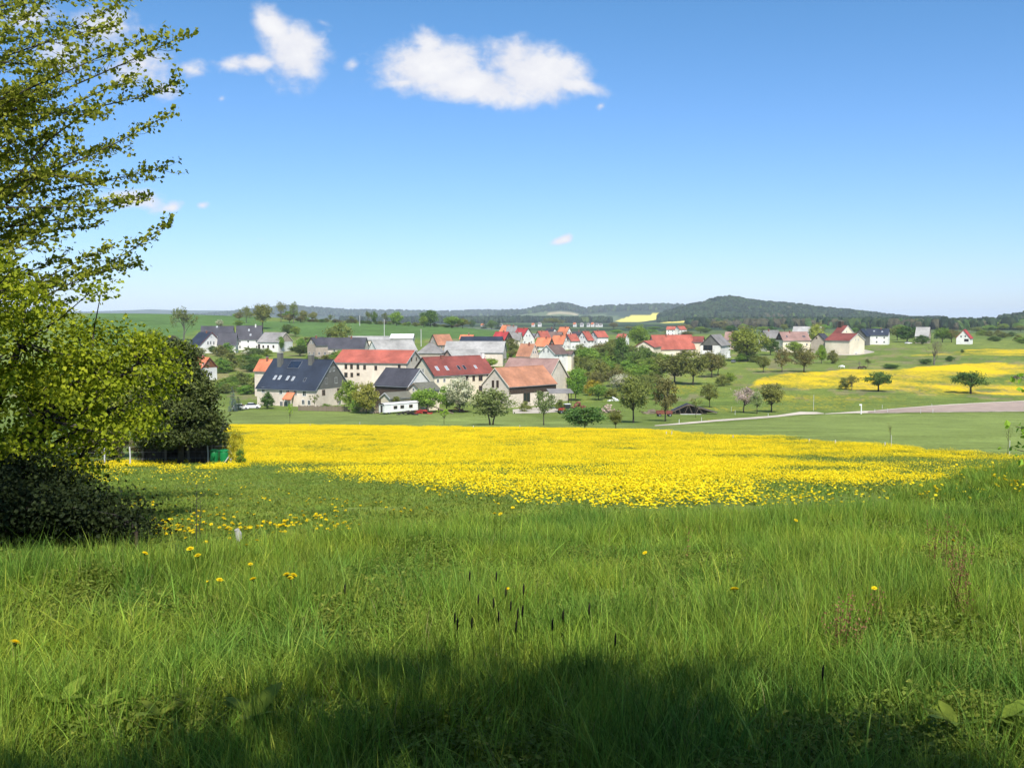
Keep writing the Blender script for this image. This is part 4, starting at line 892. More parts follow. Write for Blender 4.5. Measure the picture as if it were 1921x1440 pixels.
TREES = [
 # left: slope above the white farm
 (346,640,576,52,'barely','grey-brown half-bare tree left of the white farm'), (286,660,616,44,'green','round green tree on the left meadow below the crop field'), (262,660,632,30,'brown','bronze bush left of the round green tree', ),
 (322,642,628,30,'hedge','dark brown thicket right of the round green tree'), (493,617,571,42,'olive','big olive-brown tree behind the long white farmhouse'), (462,606,574,28,'barely','hazy bare tree left of the big olive-brown tree'),
 (527,604,565,24,'barely','left of two tall bare trees on the crest'), (551,606,566,26,'barely','right of two tall bare trees on the crest'), (412,614,599,16,'blossom','small grey-white blossom tree behind the dark barn roof'), (447,614,600,20,'green','small round green tree behind the white farm'),
 (539,630,608,26,'dark','dark green tree right of the half-timbered barn'), (555,632,612,18,'green','small green tree beside the dark one right of the half-timbered barn'), (638,660,606,46,'olive','tall olive-green tree in the middle of the village'), (608,672,648,34,'green','leafy tree below the slate-grey house roof'),
 (690,607,583,14,'barely','thin bare tree on the crest left of the poles'), (702,608,584,13,'dark','narrow dark tree on the crest above the crop field'), (722,608,586,16,'barely','bare tree on the crest between two poles'), (744,611,584,28,'green','spreading green tree on the crest above the white hall'),
 (808,613,581,34,'dark','tall blackish tree on the crest'), (795,614,592,18,'green','bright green tree beside the blackish crest tree'), (848,615,593,34,'green','yellow-green tree on the crest right of the blackish one'), (868,616,597,26,'olive','olive crest tree beside the grey road'),
 (886,615,600,14,'dark','small dark crest tree left of the road'), (908,617,601,16,'spruce','short dark conifer on the crest right of the road'), (922,618,600,18,'dark','dark tree between the two crest conifers'), (936,618,595,18,'spruce','taller dark conifer at the right end of the crest'),
 (1040,616,596,44,'barely','wide grey-brown bare tree behind the estate'), (620,604,590,16,'barely','thin bare tree alone on the crest above the crop'), (660,606,592,18,'barely','faint bare tree on the crest right of the lone one'), (585,603,588,20,'barely','low bare tree on the crest right of the tall pair'),
 # gardens on the left
 (372,668,650,38,'oliveshrub','olive garden bush below the white gable'), (399,664,648,18,'dark','small dark green tree at the white gable corner'), (432,690,660,40,'oliveshrub','large olive bush right of the timber-gabled cottage'), (470,672,656,34,'blossom','grey-white blossom tree below the white farm'),
 (500,668,652,26,'shrub','light green bush under the half-timbered barn'), (527,660,630,16,'green','thin green tree before the stone gable'), (563,668,646,34,'dark','dark leafy garden tree left of the stone cottage'), (585,680,660,34,'shrub','bright garden bush behind the slate farmhouse ridge'),
 (450,722,694,44,'oliveshrub','wide olive thicket left of the slate farmhouse'), (478,738,704,36,'oliveshrub','brownish bush at the slate farmhouse corner'), (437,772,722,20,'bluespruce','blue-green spruce left of the white cars'), (447,770,742,24,'spruce','low dark conifer beside the blue-green spruce'), (420,700,672,30,'shrub','green bush beside the cottage wall'),
 (502,767,734,30,'darkshrub','dark rounded bush before the slate farmhouse'), (500,758,720,15,'spruce','narrow conifer rising over the dark rounded bush'), (544,797,752,16,'sapling','stout young tree on the lawn below the porch'), (590,768,738,24,'sapling','pale young tree before the slate gable'), (634,766,736,20,'sapling','yellow-green young tree at the slate gable corner'),
 (655,772,712,40,'green','leafy green tree right of the slate gable'), (688,776,716,52,'willow','yellow-green spreading tree beside the dark fence'), (722,718,664,38,'olive','olive tree in front of the red barn'), (694,716,690,30,'oliveshrub','low brown-green bush by the red barn wall'), (670,712,700,20,'bright','small bright bush under the red barn windows'),
 (803,774,728,56,'green','broad green tree right of the trailer'), (784,772,728,26,'bright','bright green slim tree behind the trailer'), (838,772,722,44,'green','leafy tree before the cream house front'), (862,774,704,62,'blossom','big cream-blossomed tree in front of the red-brown farmhouse'), (903,776,734,32,'olive','olive tree squeezed between blossom tree and orange barn'),
 (745,772,742,34,'oliveshrub','brownish bush hiding the low shed behind the trailer'), (612,770,756,26,'shrub','low green bush at the foot of the slate gable'), (668,774,748,30,'shrub','bushy green undergrowth by the dark fence'), (985,772,750,24,'oliveshrub','scraggy bush before the orange barn wall'), (1052,772,748,26,'oliveshrub','olive bush by the barn yard'),
 (640,676,656,34,'green','green garden tree at the left end of the red barn'), (745,700,676,26,'olive','small olive tree at the red barn gable'), (880,690,668,22,'green','green treetop behind the red-brown roof'), (925,684,660,30,'brown','brownish treetop between red-brown roof and pink barn'),
 # orchard row
 (922,797,727,78,'apple','big apple tree with twin trunks at the yellow field edge'), (1020,797,733,44,'apple','slender fruit tree right of the twin-trunked apple'), (1098,803,754,86,'darkshrub','large dark rounded bush at the yellow field edge'), (1155,806,768,30,'olive','small pollard tree right of the large dark bush'),
 (1188,793,706,66,'olive','tall olive tree with straight trunk in the front orchard'), (1248,790,708,52,'brown','bronze-leaved tree beside the red farm cart'), (1305,783,744,28,'sapling','thin yellow-green young tree before the timber trusses'), (1331,764,718,32,'olive','small dark-stemmed tree above the grey lean-to roof'),
 (833,795,764,26,'sapling','spindly young tree on the lawn below the plank'), (1395,774,726,46,'pink','leaning tree with pale pink blossom by the track'), (1420,776,734,28,'apple','crooked little tree between blossom and olive tree by the track'), (1447,773,720,54,'olive','dense olive tree by the gravel track'),
 (1080,752,690,40,'green','lush green tree right of the pink-roofed barn'), (1112,742,710,36,'forsythia','yellow-flowering bush behind the large dark bush'), (1165,734,700,42,'blossom','white-flowered bush in the orchard middle'), (1130,716,676,46,'oliveshrub','brown-green thicket behind the white-flowered bush'),
 (1100,690,652,48,'green','light green tree below the white estate gables'), (1130,668,642,40,'brown','bronze tree below the rightmost estate house'), (1152,690,640,30,'olive','olive tree left of the tall dark column tree'), (1167,694,626,34,'poplar','tall dark green column-shaped tree'), (1198,656,610,36,'green','bright tall tree left of the coral-red roof'), (1205,694,648,40,'dark','dark tree below the cream annex'), (1207,668,645,16,'spruce','small conifer against the cream annex'),
 (1060,690,664,40,'shrub','green bush below the white gabled cottage'), (1075,672,655,30,'oliveshrub','olive bush under the brown outhouse'), (1010,672,660,30,'blossom','pale blossoming bush before the tan-roofed house'), (960,668,634,26,'olive','olive tree at the end of the long grey barn'), (935,676,650,30,'brown','brown bush between grey barn and tan roof'), (945,668,640,22,'green','green tree beside the long grey barn end'), (1010,648,632,16,'green','small green tree before the crimson estate house'),
 (1265,720,668,72,'olive','broad olive tree left in the middle orchard'), (1300,722,658,58,'olive','tall olive tree casting a shadow in the middle orchard'), (1335,708,656,48,'brown','bronze-leaved tree behind the middle orchard'), (1347,704,662,36,'olive','olive tree right in the middle orchard'), (1368,722,698,24,'green','small thin tree below the middle orchard'), (1355,724,700,30,'oliveshrub','low round bush in the middle orchard'),
 (1240,690,660,30,'shrub','green bush before the coral-red farmhouse wall'), (1285,672,655,34,'oliveshrub','olive hedge bush under the coral-red roof'), (1180,720,690,36,'shrub','fresh green bush right of the white-flowered one'), (1225,712,690,34,'darkshrub','dark bush in the orchard thicket'),
 (1402,678,612,68,'willow','large yellow-green willow between the farms'), (1432,698,668,30,'olive','olive tree under the willow'), (1467,698,653,32,'brown','bronze orchard tree on a thin stem below the pink roof'), (1508,698,648,50,'brown','large reddish-brown tree with dark trunk at the upper yellow field'), (1445,666,634,36,'dark','dark green tree before the cream gable'), (1490,664,640,34,'green','green tree before the pink-roofed house'),
 (1541,682,646,20,'bright','bright green upright tree right of the reddish-brown one'), (1562,682,654,24,'oliveshrub','grey-green bush right of the bright tree'), (1530,650,608,34,'willow','pale hazy tree among the right farm roofs'), (1545,652,630,20,'barely','thin grey tree before the stone gable barn'), (1594,652,642,12,'dark','dark round tree beside the cream gable'),
 (1585,730,707,26,'oliveshrub','left of two low trees in the upper yellow field'), (1598,732,703,30,'barely','right of two low trees in the upper yellow field'), (1648,734,697,48,'wide','round dark tree standing alone in the upper yellow field'), (1821,738,696,58,'wide','flat-crowned dark tree at the far right of the yellow field'), (1752,684,632,56,'bare','large grey bare tree on the right meadow'), (1737,684,670,26,'darkshrub','dark bush at the foot of the bare tree'), (1782,678,667,20,'darkshrub','brown-green bush right of the bare tree'),
 (1670,691,681,34,'darkshrub','low dark bush above the upper yellow field'), (1628,690,672,12,'barely','thin twiggy sapling left of the low dark bush'), (1612,692,674,10,'bare','spindly bare sapling above the upper yellow field'), (1702,642,612,50,'dark','dark green tree beside the grey field barn'), (1683,638,612,30,'olive','olive tree right of the long white house'), (1757,636,611,12,'spruce','lone conifer right of the grey field barn'), (1768,642,614,32,'green','green tree between field barn and white house'), (1730,646,628,36,'darkshrub','dark hedge bush under the grey field barn'), (1785,642,618,30,'brown','bronze tree left of the lone white house'),
 (1320,652,640,12,'darkshrub','small bush before the grey gable barn'), (1378,640,620,30,'brown','brown tree between grey barn and willow'), (1350,616,602,40,'brown','hazy brown tree behind the grey gable barn'), (1380,616,600,50,'bare','hazy bare crown behind the farms'), (1805,662,655,8,'darkshrub','tiny bush on the far right meadow'),
]
for tr in TREES: tree(*tr[:6])
# hedge on the crest and thickets between the gardens: filled from left to right so that each can be counted
ORD = ['first','second','third','fourth','fifth','sixth','seventh','eighth','ninth','tenth','eleventh','twelfth','thirteenth','fourteenth','fifteenth','sixteenth','seventeenth','eighteenth','nineteenth']
TEN = ['','','twent','thirt','fort','fift','sixt']
def ordinal(k):
    if k < 19: return ORD[k]
    t_, u_ = divmod(k + 1, 10); return TEN[t_] + ('ieth' if u_ == 0 else 'y-' + ORD[u_ - 1])
LOOK = {'shrub': 'fresh green', 'oliveshrub': 'olive-brown', 'darkshrub': 'dark green', 'hedge': 'brown', 'green': 'light green', 'olive': 'olive', 'brown': 'bronze', 'dark': 'deep green'}
def fill(n_, spot, hr, wr, kinds, text, group, name=None, cat=None):
    pts = sorted(spot(k) for k in range(n_))
    for k, (px, py) in enumerate(pts):
        hh = random.uniform(*hr); ww = random.uniform(*wr); kd = random.choice(kinds)
        size = 'small ' if hh < hr[0] + .3*(hr[1]-hr[0]) else ('tall ' if hh > hr[0] + .75*(hr[1]-hr[0]) else '')
        tree(px, py, py - hh, ww, kd, '%s%s %s, %s from the left' % (size, LOOK[kd], text, ordinal(k)), group=group, name=name, cat=cat)
U = random.uniform
fill(34, lambda k: ((q := 560 + k*9.0 + U(-3, 3)), float(np.interp(q, [560, 700, 870], [603, 607.5, 615])) + U(-.5, 1)), (5, 9), (11, 17), ['darkshrub', 'oliveshrub', 'shrub', 'hedge'], 'bush of the crest hedge above the crop', 'hedge bushes along the crest')
fill(62, lambda k: (U(1066, 1240), U(668, 752)), (18, 36), (28, 52), ['shrub', 'oliveshrub', 'green', 'olive', 'brown', 'oliveshrub', 'shrub'], 'bush of the coral-red farm thicket', 'thicket bushes', 'shrub', 'shrub')
fill(40, lambda k: (U(402, 485), U(664, 740)), (12, 24), (22, 42), ['shrub', 'oliveshrub', 'darkshrub'], 'garden bush between cottage and slate farmhouse', 'garden bushes', 'shrub', 'shrub')
fill(26, lambda k: (U(1290, 1930), U(618, 626)), (8, 16), (16, 30), ['olive', 'brown', 'green', 'dark'], 'tree of the hazy row behind the right-hand farms', 'trees behind the right-hand farms')
fill(12, lambda k: (U(1840, 1960), U(630, 646)), (8, 14), (18, 30), ['darkshrub', 'shrub', 'oliveshrub'], 'bush right of the lone white house', 'bushes on the right slope', 'shrub', 'shrub')
fill(16, lambda k: (U(1150, 1300), U(616, 632)), (6, 12), (18, 30), ['olive', 'brown', 'green'], 'low tree on the flat before the distant houses', 'low trees on the flat')
fill(24, lambda k: (U(545, 628), U(646, 684)), (10, 20), (18, 34), ['shrub', 'oliveshrub', 'darkshrub', 'green'], 'bush behind the slate farmhouse ridge', 'bushes behind the slate farmhouse', 'shrub', 'shrub')
fill(18, lambda k: (U(900, 1064), U(668, 690)), (10, 20), (18, 32), ['shrub', 'oliveshrub', 'brown', 'green'], 'bush behind the pink-roofed barn', 'bushes behind the pink-roofed barn', 'shrub', 'shrub')
fill(14, lambda k: (U(1245, 1420), U(668, 690)), (10, 18), (20, 36), ['shrub', 'oliveshrub', 'brown', 'dark'], 'bush along the wall of the coral-red farm', 'bushes along the coral-red farm', 'shrub', 'shrub')
fill(12, lambda k: (U(440, 600), U(596, 606)), (10, 20), (16, 28), ['olive', 'brown', 'green'], 'hazy tree on the skyline behind the white farm', 'skyline trees')
# ------------------------------------------------------------------ the near trees at the left
LM['airy'] = leaf_mat('young_leaves', (.15,.18,.018), (.31,.34,.034), (.58,.58,.095), .48, .0)
LM['maple'] = leaf_mat('maple_leaves', (.12,.155,.010), (.27,.33,.016), (.50,.53,.035), .40, .0)
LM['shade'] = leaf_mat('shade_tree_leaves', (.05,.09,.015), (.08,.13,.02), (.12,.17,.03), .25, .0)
GB = mat('dark_grey_bark', (.070,.060,.052), (.045,.040,.036), 7, .95, .6, 18)
def bezier(p0, p1, p2, n):
    t = np.linspace(0, 1, n)[:, None]; return (1-t)**2*p0 + 2*t*(1-t)*p1 + t**2*p2
def airy_tree():
    g = np.random.default_rng(5); bx, by = -11.9, 13.4; bz = hz(bx, by)
    root = empty('tree', (bx, by, bz)); tag(root, 'tall airy tree with young yellow-green leaves reaching in from the left', 'tree')
    org = np.array([bx, by, bz])
    tb = MB(); tb.tube([(0,0,-.2),(.06,.03,2.2),(.0,.1,6.),(.12,.0,11.),(.05,.05,15.)], [.30,.25,.19,.11,.03], 10); tb.build('trunk', GB, root, True)
    tips = [(160,2,10),(222,62,9.6),(230,70,10.5),(292,88,9.4),(348,128,9.5),(330,236,9.8),(322,255,10.6),(303,315,10.2),(277,404,10.4),(228,398,9.2),(318,486,10.6),(212,490,9.1),(268,556,11),(206,548,10),
            (60,30,9),(120,150,9.2),(100,250,10),(150,330,9.5),(90,420,10),(180,440,10.8),(40,300,9),(30,480,9.5),(130,60,11),(250,170,10.4),(200,215,9.5),(225,300,10.8),(175,130,10.2),(60,190,9.6),(170,375,10.5),(120,520,10.6),(60,560,9.6),(190,20,11),(15,110,9.3),(70,350,10.9)]
    for k in range(58): tips.append((g.uniform(-260, 165), g.uniform(-40, 570) if k < 26 else g.uniform(200, 570), g.uniform(8.6, 12.2)))
    T = []
    for px, py, d in tips: d *= 1.4; a, b_ = pray(px, py); T.append(np.array([d*a, d, d*b_]))
    for k in range(46):                                        # the part of the crown outside the picture
        a = g.uniform(0, 6.28); r_ = g.uniform(2., 5.2); T.append(np.array([bx - abs(math.cos(a))*r_, by + math.sin(a)*r_*.9, bz + g.uniform(3, 14.5)]))
    LC = []; LS = []; tw = MB()
    for k, tip in enumerate(T):
        L = np.linalg.norm(tip[:2] - org[:2]); z0 = min(max(tip[2] - L*g.uniform(-.10, .30), bz + 1.6), bz + 14.5)
        s0 = np.array([bx, by, z0]); mid = s0 + (tip - s0)*.6 + np.array([0, g.normal(0, .25), -L*g.uniform(.0, .14)])
        path = bezier(s0, mid, tip, 12); wv = np.linspace(0, 1, 12)[:, None]; path = path + np.sin(wv*math.pi)*np.sin(wv*g.uniform(5, 9) + g.uniform(0, 6))*g.normal(0, .05*L, 3)*np.array([.4, 1, 1]) + np.array([0, 0, 1])*(wv**4)*.05*L*g.uniform(0, 1.6); bm_ = MB(); r0 = .008*L**.7 + .005
        bm_.tube([tuple(q - org) for q in path], list(np.linspace(r0, .003, 12)), 5, cap=False); bm_.build('branch', GB, root, True)
        dirs = np.gradient(path, axis=0); dirs /= np.linalg.norm(dirs, axis=1, keepdims=True)
        fr = np.arange(.18, 1.0, .108/max(L, 1.5))
        for f in fr:
            i = f*11; j = int(i); p = path[j]*(1-(i-j)) + path[min(j+1, 11)]*(i-j); dv = dirs[min(j+1, 11)]
            side = np.cross(dv, [0, 0, 1.]); side /= np.linalg.norm(side) + 1e-6
            sd = side*g.choice([-1, 1])*g.uniform(.4, 1.0) + dv*g.uniform(.5, 1.0) + np.array([0, 0, g.uniform(-.35, .5)]); sd /= np.linalg.norm(sd)
            tl = g.uniform(.24, 1.0)*(1.15 - .7*f)
            e_ = p + sd*tl; m_ = p + sd*tl*.5 + np.array([0, 0, -.03])
            tw.tube([tuple(q - org) for q in (p, m_, e_)], [.0045, .003, .0015], 3, cap=False)
            nn = max(3, int(tl/.070)); u = np.linspace(.15, 1, nn)[:, None]; nodes = p + (e_ - p)*u
            c = np.repeat(nodes, 3, 0) + g.normal(0, .036, (nn*3, 3)); LC.append(c)
        u = np.linspace(.72, 1, 12)[:, None]; q = path[8] + (path[11] - path[8])*u; LC.append(np.repeat(q, 3, 0) + g.normal(0, .025, (36, 3)))
    tm = tw.mesh('twigs'); link('twigs', tm, GB, root)['kind'] = 'stuff'
    C = np.concatenate(LC) - org; n = len(C)
    V, F = leaves_np(C, None, g.uniform(.045, .082, n), g, .85, .6)
    tint = np.clip(g.normal(.5, .24, n), 0, 1)
    co = link('crown', np_mesh('crown', V, F, False, {'tint': ('FLOAT', np.repeat(tint, 4).astype(np.float32))}), LM['airy'], root); co['kind'] = 'stuff'
    return n
airy_tree()
def dense_tree(name, label, foot, blobs, n_cl, per, leaf, cl_r, lm, seed, stem_r=.10, cat='tree', shell=.45, bark=GB):
    """a leafy mass over several rounded lobes: stems to the lobes, leaf clumps near their surface"""
    g = np.random.default_rng(seed); fx, fy = foot; fz = hz(fx, fy); org = np.array([fx, fy, fz])
    root = empty(name, (fx, fy, fz)); tag(root, label, cat)
    vol = np.array([b_[3]*b_[4]*b_[5] for b_ in blobs])**(2/3.); CC = []
    for b_, w in zip(blobs, vol/vol.sum()):
        m_ = int(n_cl*w); p = g.normal(size=(m_, 3)); p /= np.linalg.norm(p, axis=1, keepdims=True); p *= (g.uniform(shell**3, 1, m_)**(1/3.))[:, None]*g.uniform(.86, 1.12, m_)[:, None]
        CC.append(p*np.array(b_[3:6]) + np.array(b_[:3]))
        st = MB(); q = np.array(b_[:3]); st.tube([(g.uniform(-.15,.15), g.uniform(-.15,.15), -.15), tuple((q - org)*.45 + np.array([0, 0, .15*abs(q[2]-fz)])), tuple(q - org)], [stem_r, stem_r*.65, stem_r*.3], 6); st.build('stem', bark, root, True)
    C = np.concatenate(CC); gz_ = height(C[:, 0], C[:, 1]); C = C[C[:, 2] > gz_ + .12]
    tw = MB()
    for c in C[::2]:
        b_ = min(blobs, key=lambda q: (q[0]-c[0])**2 + (q[1]-c[1])**2 + (q[2]-c[2])**2); s0 = np.array(b_[:3])
        tw.tube([tuple(s0 - org), tuple((s0 + c)/2 - org + g.normal(0, .06, 3)), tuple(c - org)], [stem_r*.18, stem_r*.1, stem_r*.04], 3, cap=False)
    link('twigs', tw.mesh('twigs'), bark, root)['kind'] = 'stuff'
    cnt = g.integers(int(per*.5), int(per*1.5), len(C)); rep = np.repeat(np.arange(len(C)), cnt)
    P_ = C[rep] + g.normal(size=(len(rep), 3))*cl_r*np.array([1, 1, .6])
    outw = P_ - np.array([np.mean([b_[k] for b_ in blobs]) for k in range(3)]); outw /= np.linalg.norm(outw, axis=1, keepdims=True) + 1e-6
    V, F = leaves_np(P_ - org, None, leaf, g, .9, .5, outw*.7)
    tint = np.clip(.5 + g.normal(0, .16, len(C))[rep] + g.normal(0, .2, len(rep)), 0, 1)
    co = link('crown', np_mesh('crown', V, F, False, {'tint': ('FLOAT', np.repeat(tint, 4).astype(np.float32))}), LM[lm], root); co['kind'] = 'stuff'
    return root
def PB(px, py, d, rx, ry, rz, k=.8):
    d, rx, ry, rz = d*k, rx*k, ry*k, rz*k
    a, b_ = pray(px, py); return (d*a, d, d*b_, rx, ry, rz)
dense_tree('maple_tree', 'dense bushy maple with bright yellow-green leaves low at the left edge', (-6.3, 11.5),
     [PB(40,640,14,1.5,1.3,.95), PB(170,690,14.6,1.25,1.1,.75), PB(265,680,15.4,.75,.8,.45), PB(-90,760,13.4,1.5,1.3,1.2), PB(90,790,13.8,1.25,1.1,.80), PB(215,765,15.2,.85,.8,.55), PB(30,880,13.0,.75,.8,.38), PB(150,860,14.2,.55,.6,.30), PB(-60,560,13.6,1.2,1.1,.7), PB(-260,700,13.8,1.6,1.6,1.5)],
     470, 54, .052, .105, 'maple', 77, shell=.5)
LM['under'] = leaf_mat('undergrowth_dark_as_shade', (.012,.022,.007), (.022,.034,.009), (.04,.055,.014), .15, .0)  # leaf colour darkened so the shrub imitates the deep shade below the maple
dense_tree('shade_fill_shrub', 'low shrub beneath the maple, coloured dark to stand for shade', (-5.2, 9.4), [PB(20,960,11.4,.75,.5,.32), PB(120,965,11.9,.6,.5,.28), PB(-110,930,11.2,.8,.6,.5), PB(190,965,12.4,.5,.4,.24), PB(250,985,12.0,.3,.3,.14), PB(60,915,12.4,.7,.5,.35)], 300, 70, .038, .13, 'under', 79, .04, cat='shrub')
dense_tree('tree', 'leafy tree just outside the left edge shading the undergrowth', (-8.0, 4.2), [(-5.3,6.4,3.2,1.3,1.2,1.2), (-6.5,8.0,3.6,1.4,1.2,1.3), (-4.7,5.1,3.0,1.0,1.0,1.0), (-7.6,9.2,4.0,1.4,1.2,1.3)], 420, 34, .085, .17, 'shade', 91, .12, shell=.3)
# trees behind the viewer that shade the nearest grass
def over_(tx, ty, h):
    h *= .68; k = h / sdir.z; return (tx + sdir.x*k, ty + sdir.y*k, -1.8 + h)
blobs = [(*over_(-.35, 3.95, 6.8), 1.15, .95, .85), (*over_(.8, 3.8, 7.4), .95, .95, .8), (*over_(-1.5, 3.1, 6.4), .85, .75, .7), (*over_(1.75, 2.75, 7.6), .85, .65, .7), (*over_(2.55, 2.0, 7.0), .6, .55, .6), (*over_(-.2, 2.0, 7.8), 2.2, .8, .9), (*over_(-2.3, 2.35, 6.6), .8, .6, .6), (*over_(-1.9, 3.0, 6.2), .55, .45, .45), (*over_(1.5, 3.35, 7.0), .5, .4, .4), (*over_(.4, .3, 8.2), 2.8, 1.8, 1.3)]
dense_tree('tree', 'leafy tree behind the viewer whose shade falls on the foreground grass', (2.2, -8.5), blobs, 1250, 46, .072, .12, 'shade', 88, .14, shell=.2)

dense_tree('tree', 'added wood-edge tree behind the viewer to the left, blocking sky light', (-5.5, -7.5), [(-4.5,-6.5,4.5,3.2,2.2,3.2), (-1.0,-7.5,6.5,3.0,2.2,3.0), (-7.5,-5.5,3.0,2.4,2.0,2.6)], 420, 40, .16, .30, 'shade', 89, .2, shell=.4)  # unseen tree added to keep sky light off the foreground
dense_tree('tree', 'added wood-edge tree behind the viewer to the right, blocking sky light', (7.5, -7.5), [(5.8,-6.8,4.5,3.0,2.2,3.2), (3.2,-8.2,6.8,2.8,2.2,2.8), (8.8,-5.8,3.0,2.4,2.0,2.6)], 420, 40, .16, .30, 'shade', 90, .2, shell=.4)  # its unseen counterpart, likewise added to hold back sky light
# ------------------------------------------------------------------ pine, hut and barrels at the garden fence
def pine():
    g = np.random.default_rng(31); x, y, z = at(338, 871); H = 6.1; root = empty('pine_tree', (x, y, z)); tag(root, 'broad dark olive pine leaning over the garden hut', 'tree')
    tb = MB(); tb.tube([(0,0,-.1),(.1,0,1.6),(-.05,.05,3.4),(.05,0,5.6)], [.17,.14,.09,.03], 8); tb.build('trunk', BARK, root, True)
    C = []
    while len(C) < 300:
        zz = g.uniform(.20, 1); w = 2.85*(1 - zz)**.72*min(1, (zz - .08)*4.2) + .25; a = g.uniform(0, 6.28); r_ = w*math.sqrt(g.uniform(.12, 1)); C.append((math.cos(a)*r_*1.05 - .1, math.sin(a)*r_*.9, zz*H + g.normal(0, .1) - .04*r_*r_))
    C = np.array(C); br = MB()
    for c in C[::3]: br.tube([(0, 0, max(c[2] - .5, 1.0)), (c[0]*.55, c[1]*.55, c[2] - .28), tuple(c)], [.045, .03, .012], 4, cap=False)
    br.build('branches', BARK, root)['kind'] = 'stuff'
    rep = np.repeat(np.arange(len(C)), 130); P_ = C[rep] + g.normal(size=(len(rep), 3))*np.array([.27, .27, .17]); outw = P_ - np.array([0, 0, 3.5]); outw /= np.linalg.norm(outw, axis=1, keepdims=True)
    V, F = leaves_np(P_, None, .19, g, .5, .5, outw*.7); tint = np.clip(.48 + g.normal(0, .17, len(C))[rep] + g.normal(0, .2, len(rep)), 0, 1)
    link('crown', np_mesh('crown', V, F, False, {'tint': ('FLOAT', np.repeat(tint, 4).astype(np.float32))}), LM['pine'], root)['kind'] = 'stuff'
    return x, y, z
pine()
hx, hy, hz0 = at(335, 869); rot = R(4)
hut = empty('garden_hut', (hx, hy, hz0), rot); tag(hut, 'low dark wooden hut with blue-black roof under the pine', 'hut')
for k in range(15):
    b = MB(); x0 = -1.9 + k*.255; b.box((x0, 0, 0), (x0 + .235, .05 + .01*(k % 2), 1.35 if not 5 <= k <= 8 else .45)); b.build('board', M['timber'], hut)
b = MB(); b.box((-1.9,.1,0),(-1.8,1.9,1.3)); b.box((1.8,.1,0),(1.9,1.9,1.3)); b.box((-1.9,1.9,0),(1.9,2.0,1.3)); b.build('wall', M['timber'], hut)
b = MB(); b.hexa([(-2.15,-.3,1.36),(2.2,-.3,1.36),(2.2,2.2,1.85),(-2.15,2.2,1.85),(-2.15,-.3,1.46),(2.2,-.3,1.46),(2.2,2.2,1.95),(-2.15,2.2,1.95)]); b.build('roof', M['tarp'], hut)
for s in (-1.85, -.65, .55, 1.8):
    b = MB(); b.box((s-.05,-.12,0),(s+.05,-.02,1.36)); b.build('post', M['wood'], hut)
for k, (px, lab) in enumerate(((403, 'bright green plastic rain barrel right of the hut'), (421, 'darker green rain barrel beside the fence brace'))):
    x, y, z = at(px, 871); e = empty('rain_barrel', (x, y, z)); tag(e, lab, 'barrel', 'rain barrels by the hut')
    b = MB(); pr_ = [(.19,-.05),(.205,.0),(.228,.25),(.235,.45),(.228,.62),(.215,.70)]
    b.tube([(0,0,h_) for r_, h_ in pr_], [r_ for r_, h_ in pr_], 18); b.build('barrel', M['greenplastic'], e, True)
    b = MB(); b.tube([(0,0,.70),(0,0,.745)], [.243,.243], 18); b.build('rim', M['greenplastic'], e)
    b = MB(); b.tube([(0,0,.746),(0,0,.775)], [.225,.16], 18); b.build('lid', M['greenplastic'], e)
PPX = [(152,874,838),(196,873,838),(244,872,836),(342,869,833),(390,869,833),(433,870,834)]
prev = None
for k, (px, pb, pt_) in enumerate(PPX):
    x, y, z = at(px, pb + 1); s = y/F_PX; e = empty('fence_post', (x, y, z)); hgt = (pb - pt_)*s
    tag(e, ['pale fence post half hidden in the maple leaves', 'pale fence post right of the maple', 'tall pale fence post left of the hut', 'thin pale fence post before the hut opening', 'fence post between hut and barrels', 'corner fence post with a slanting brace right of the barrels'][k], 'post', 'garden fence posts')
    b = MB(); b.tube([(0,0,-.2),(.02,0,hgt*.5),(.03*(k % 2),0,hgt)], [.042,.038,.034], 7); b.build('post', M['trim'], e)
    if k == 5: b = MB(); b.tube([(-.42,-.05,-.05),(.0,-.03,hgt*.55)], [.03,.03], 6); b.build('brace', M['trim'], e)
    if prev is not None:
        for q, hw in enumerate((.35, .7, 1.0)):
            b = MB(); b.tube([tuple(prev + Vector((0,0,hw*.95)) - Vector((x,y,z))), (0,0,hw*.95)], .006, 3); b.build('wire', M['zinc'], e)
    prev = Vector((x, y, z))
tree(443, 872, 796, 30, 'forsythia', 'yellow-green bush at the end of the garden fence')
tree(452, 874, 836, 20, 'shrub', 'small green bush at the corner of the yellow field')
for px, w_, tp, lab in ((215,60,800,'brown-green hedge plant left of the tall pale post'),(265,50,812,'low brown hedge bush behind the tall pale post'),(160,70,790,'dark hedge bush behind the maple'),(375,40,815,'dark bush behind the hut and barrels'),(422,36,806,'olive bush behind the rain barrels')):
    tree(px, 868, tp, w_, 'hedge' if w_ != 36 else 'oliveshrub', lab, name='hedge_bush')
tree(225, 858, 660, 130, 'willow', 'tall yellow-green garden tree between the maple and the pine')
tree(120, 856, 640, 150, 'green', 'green garden tree behind the maple leaves')
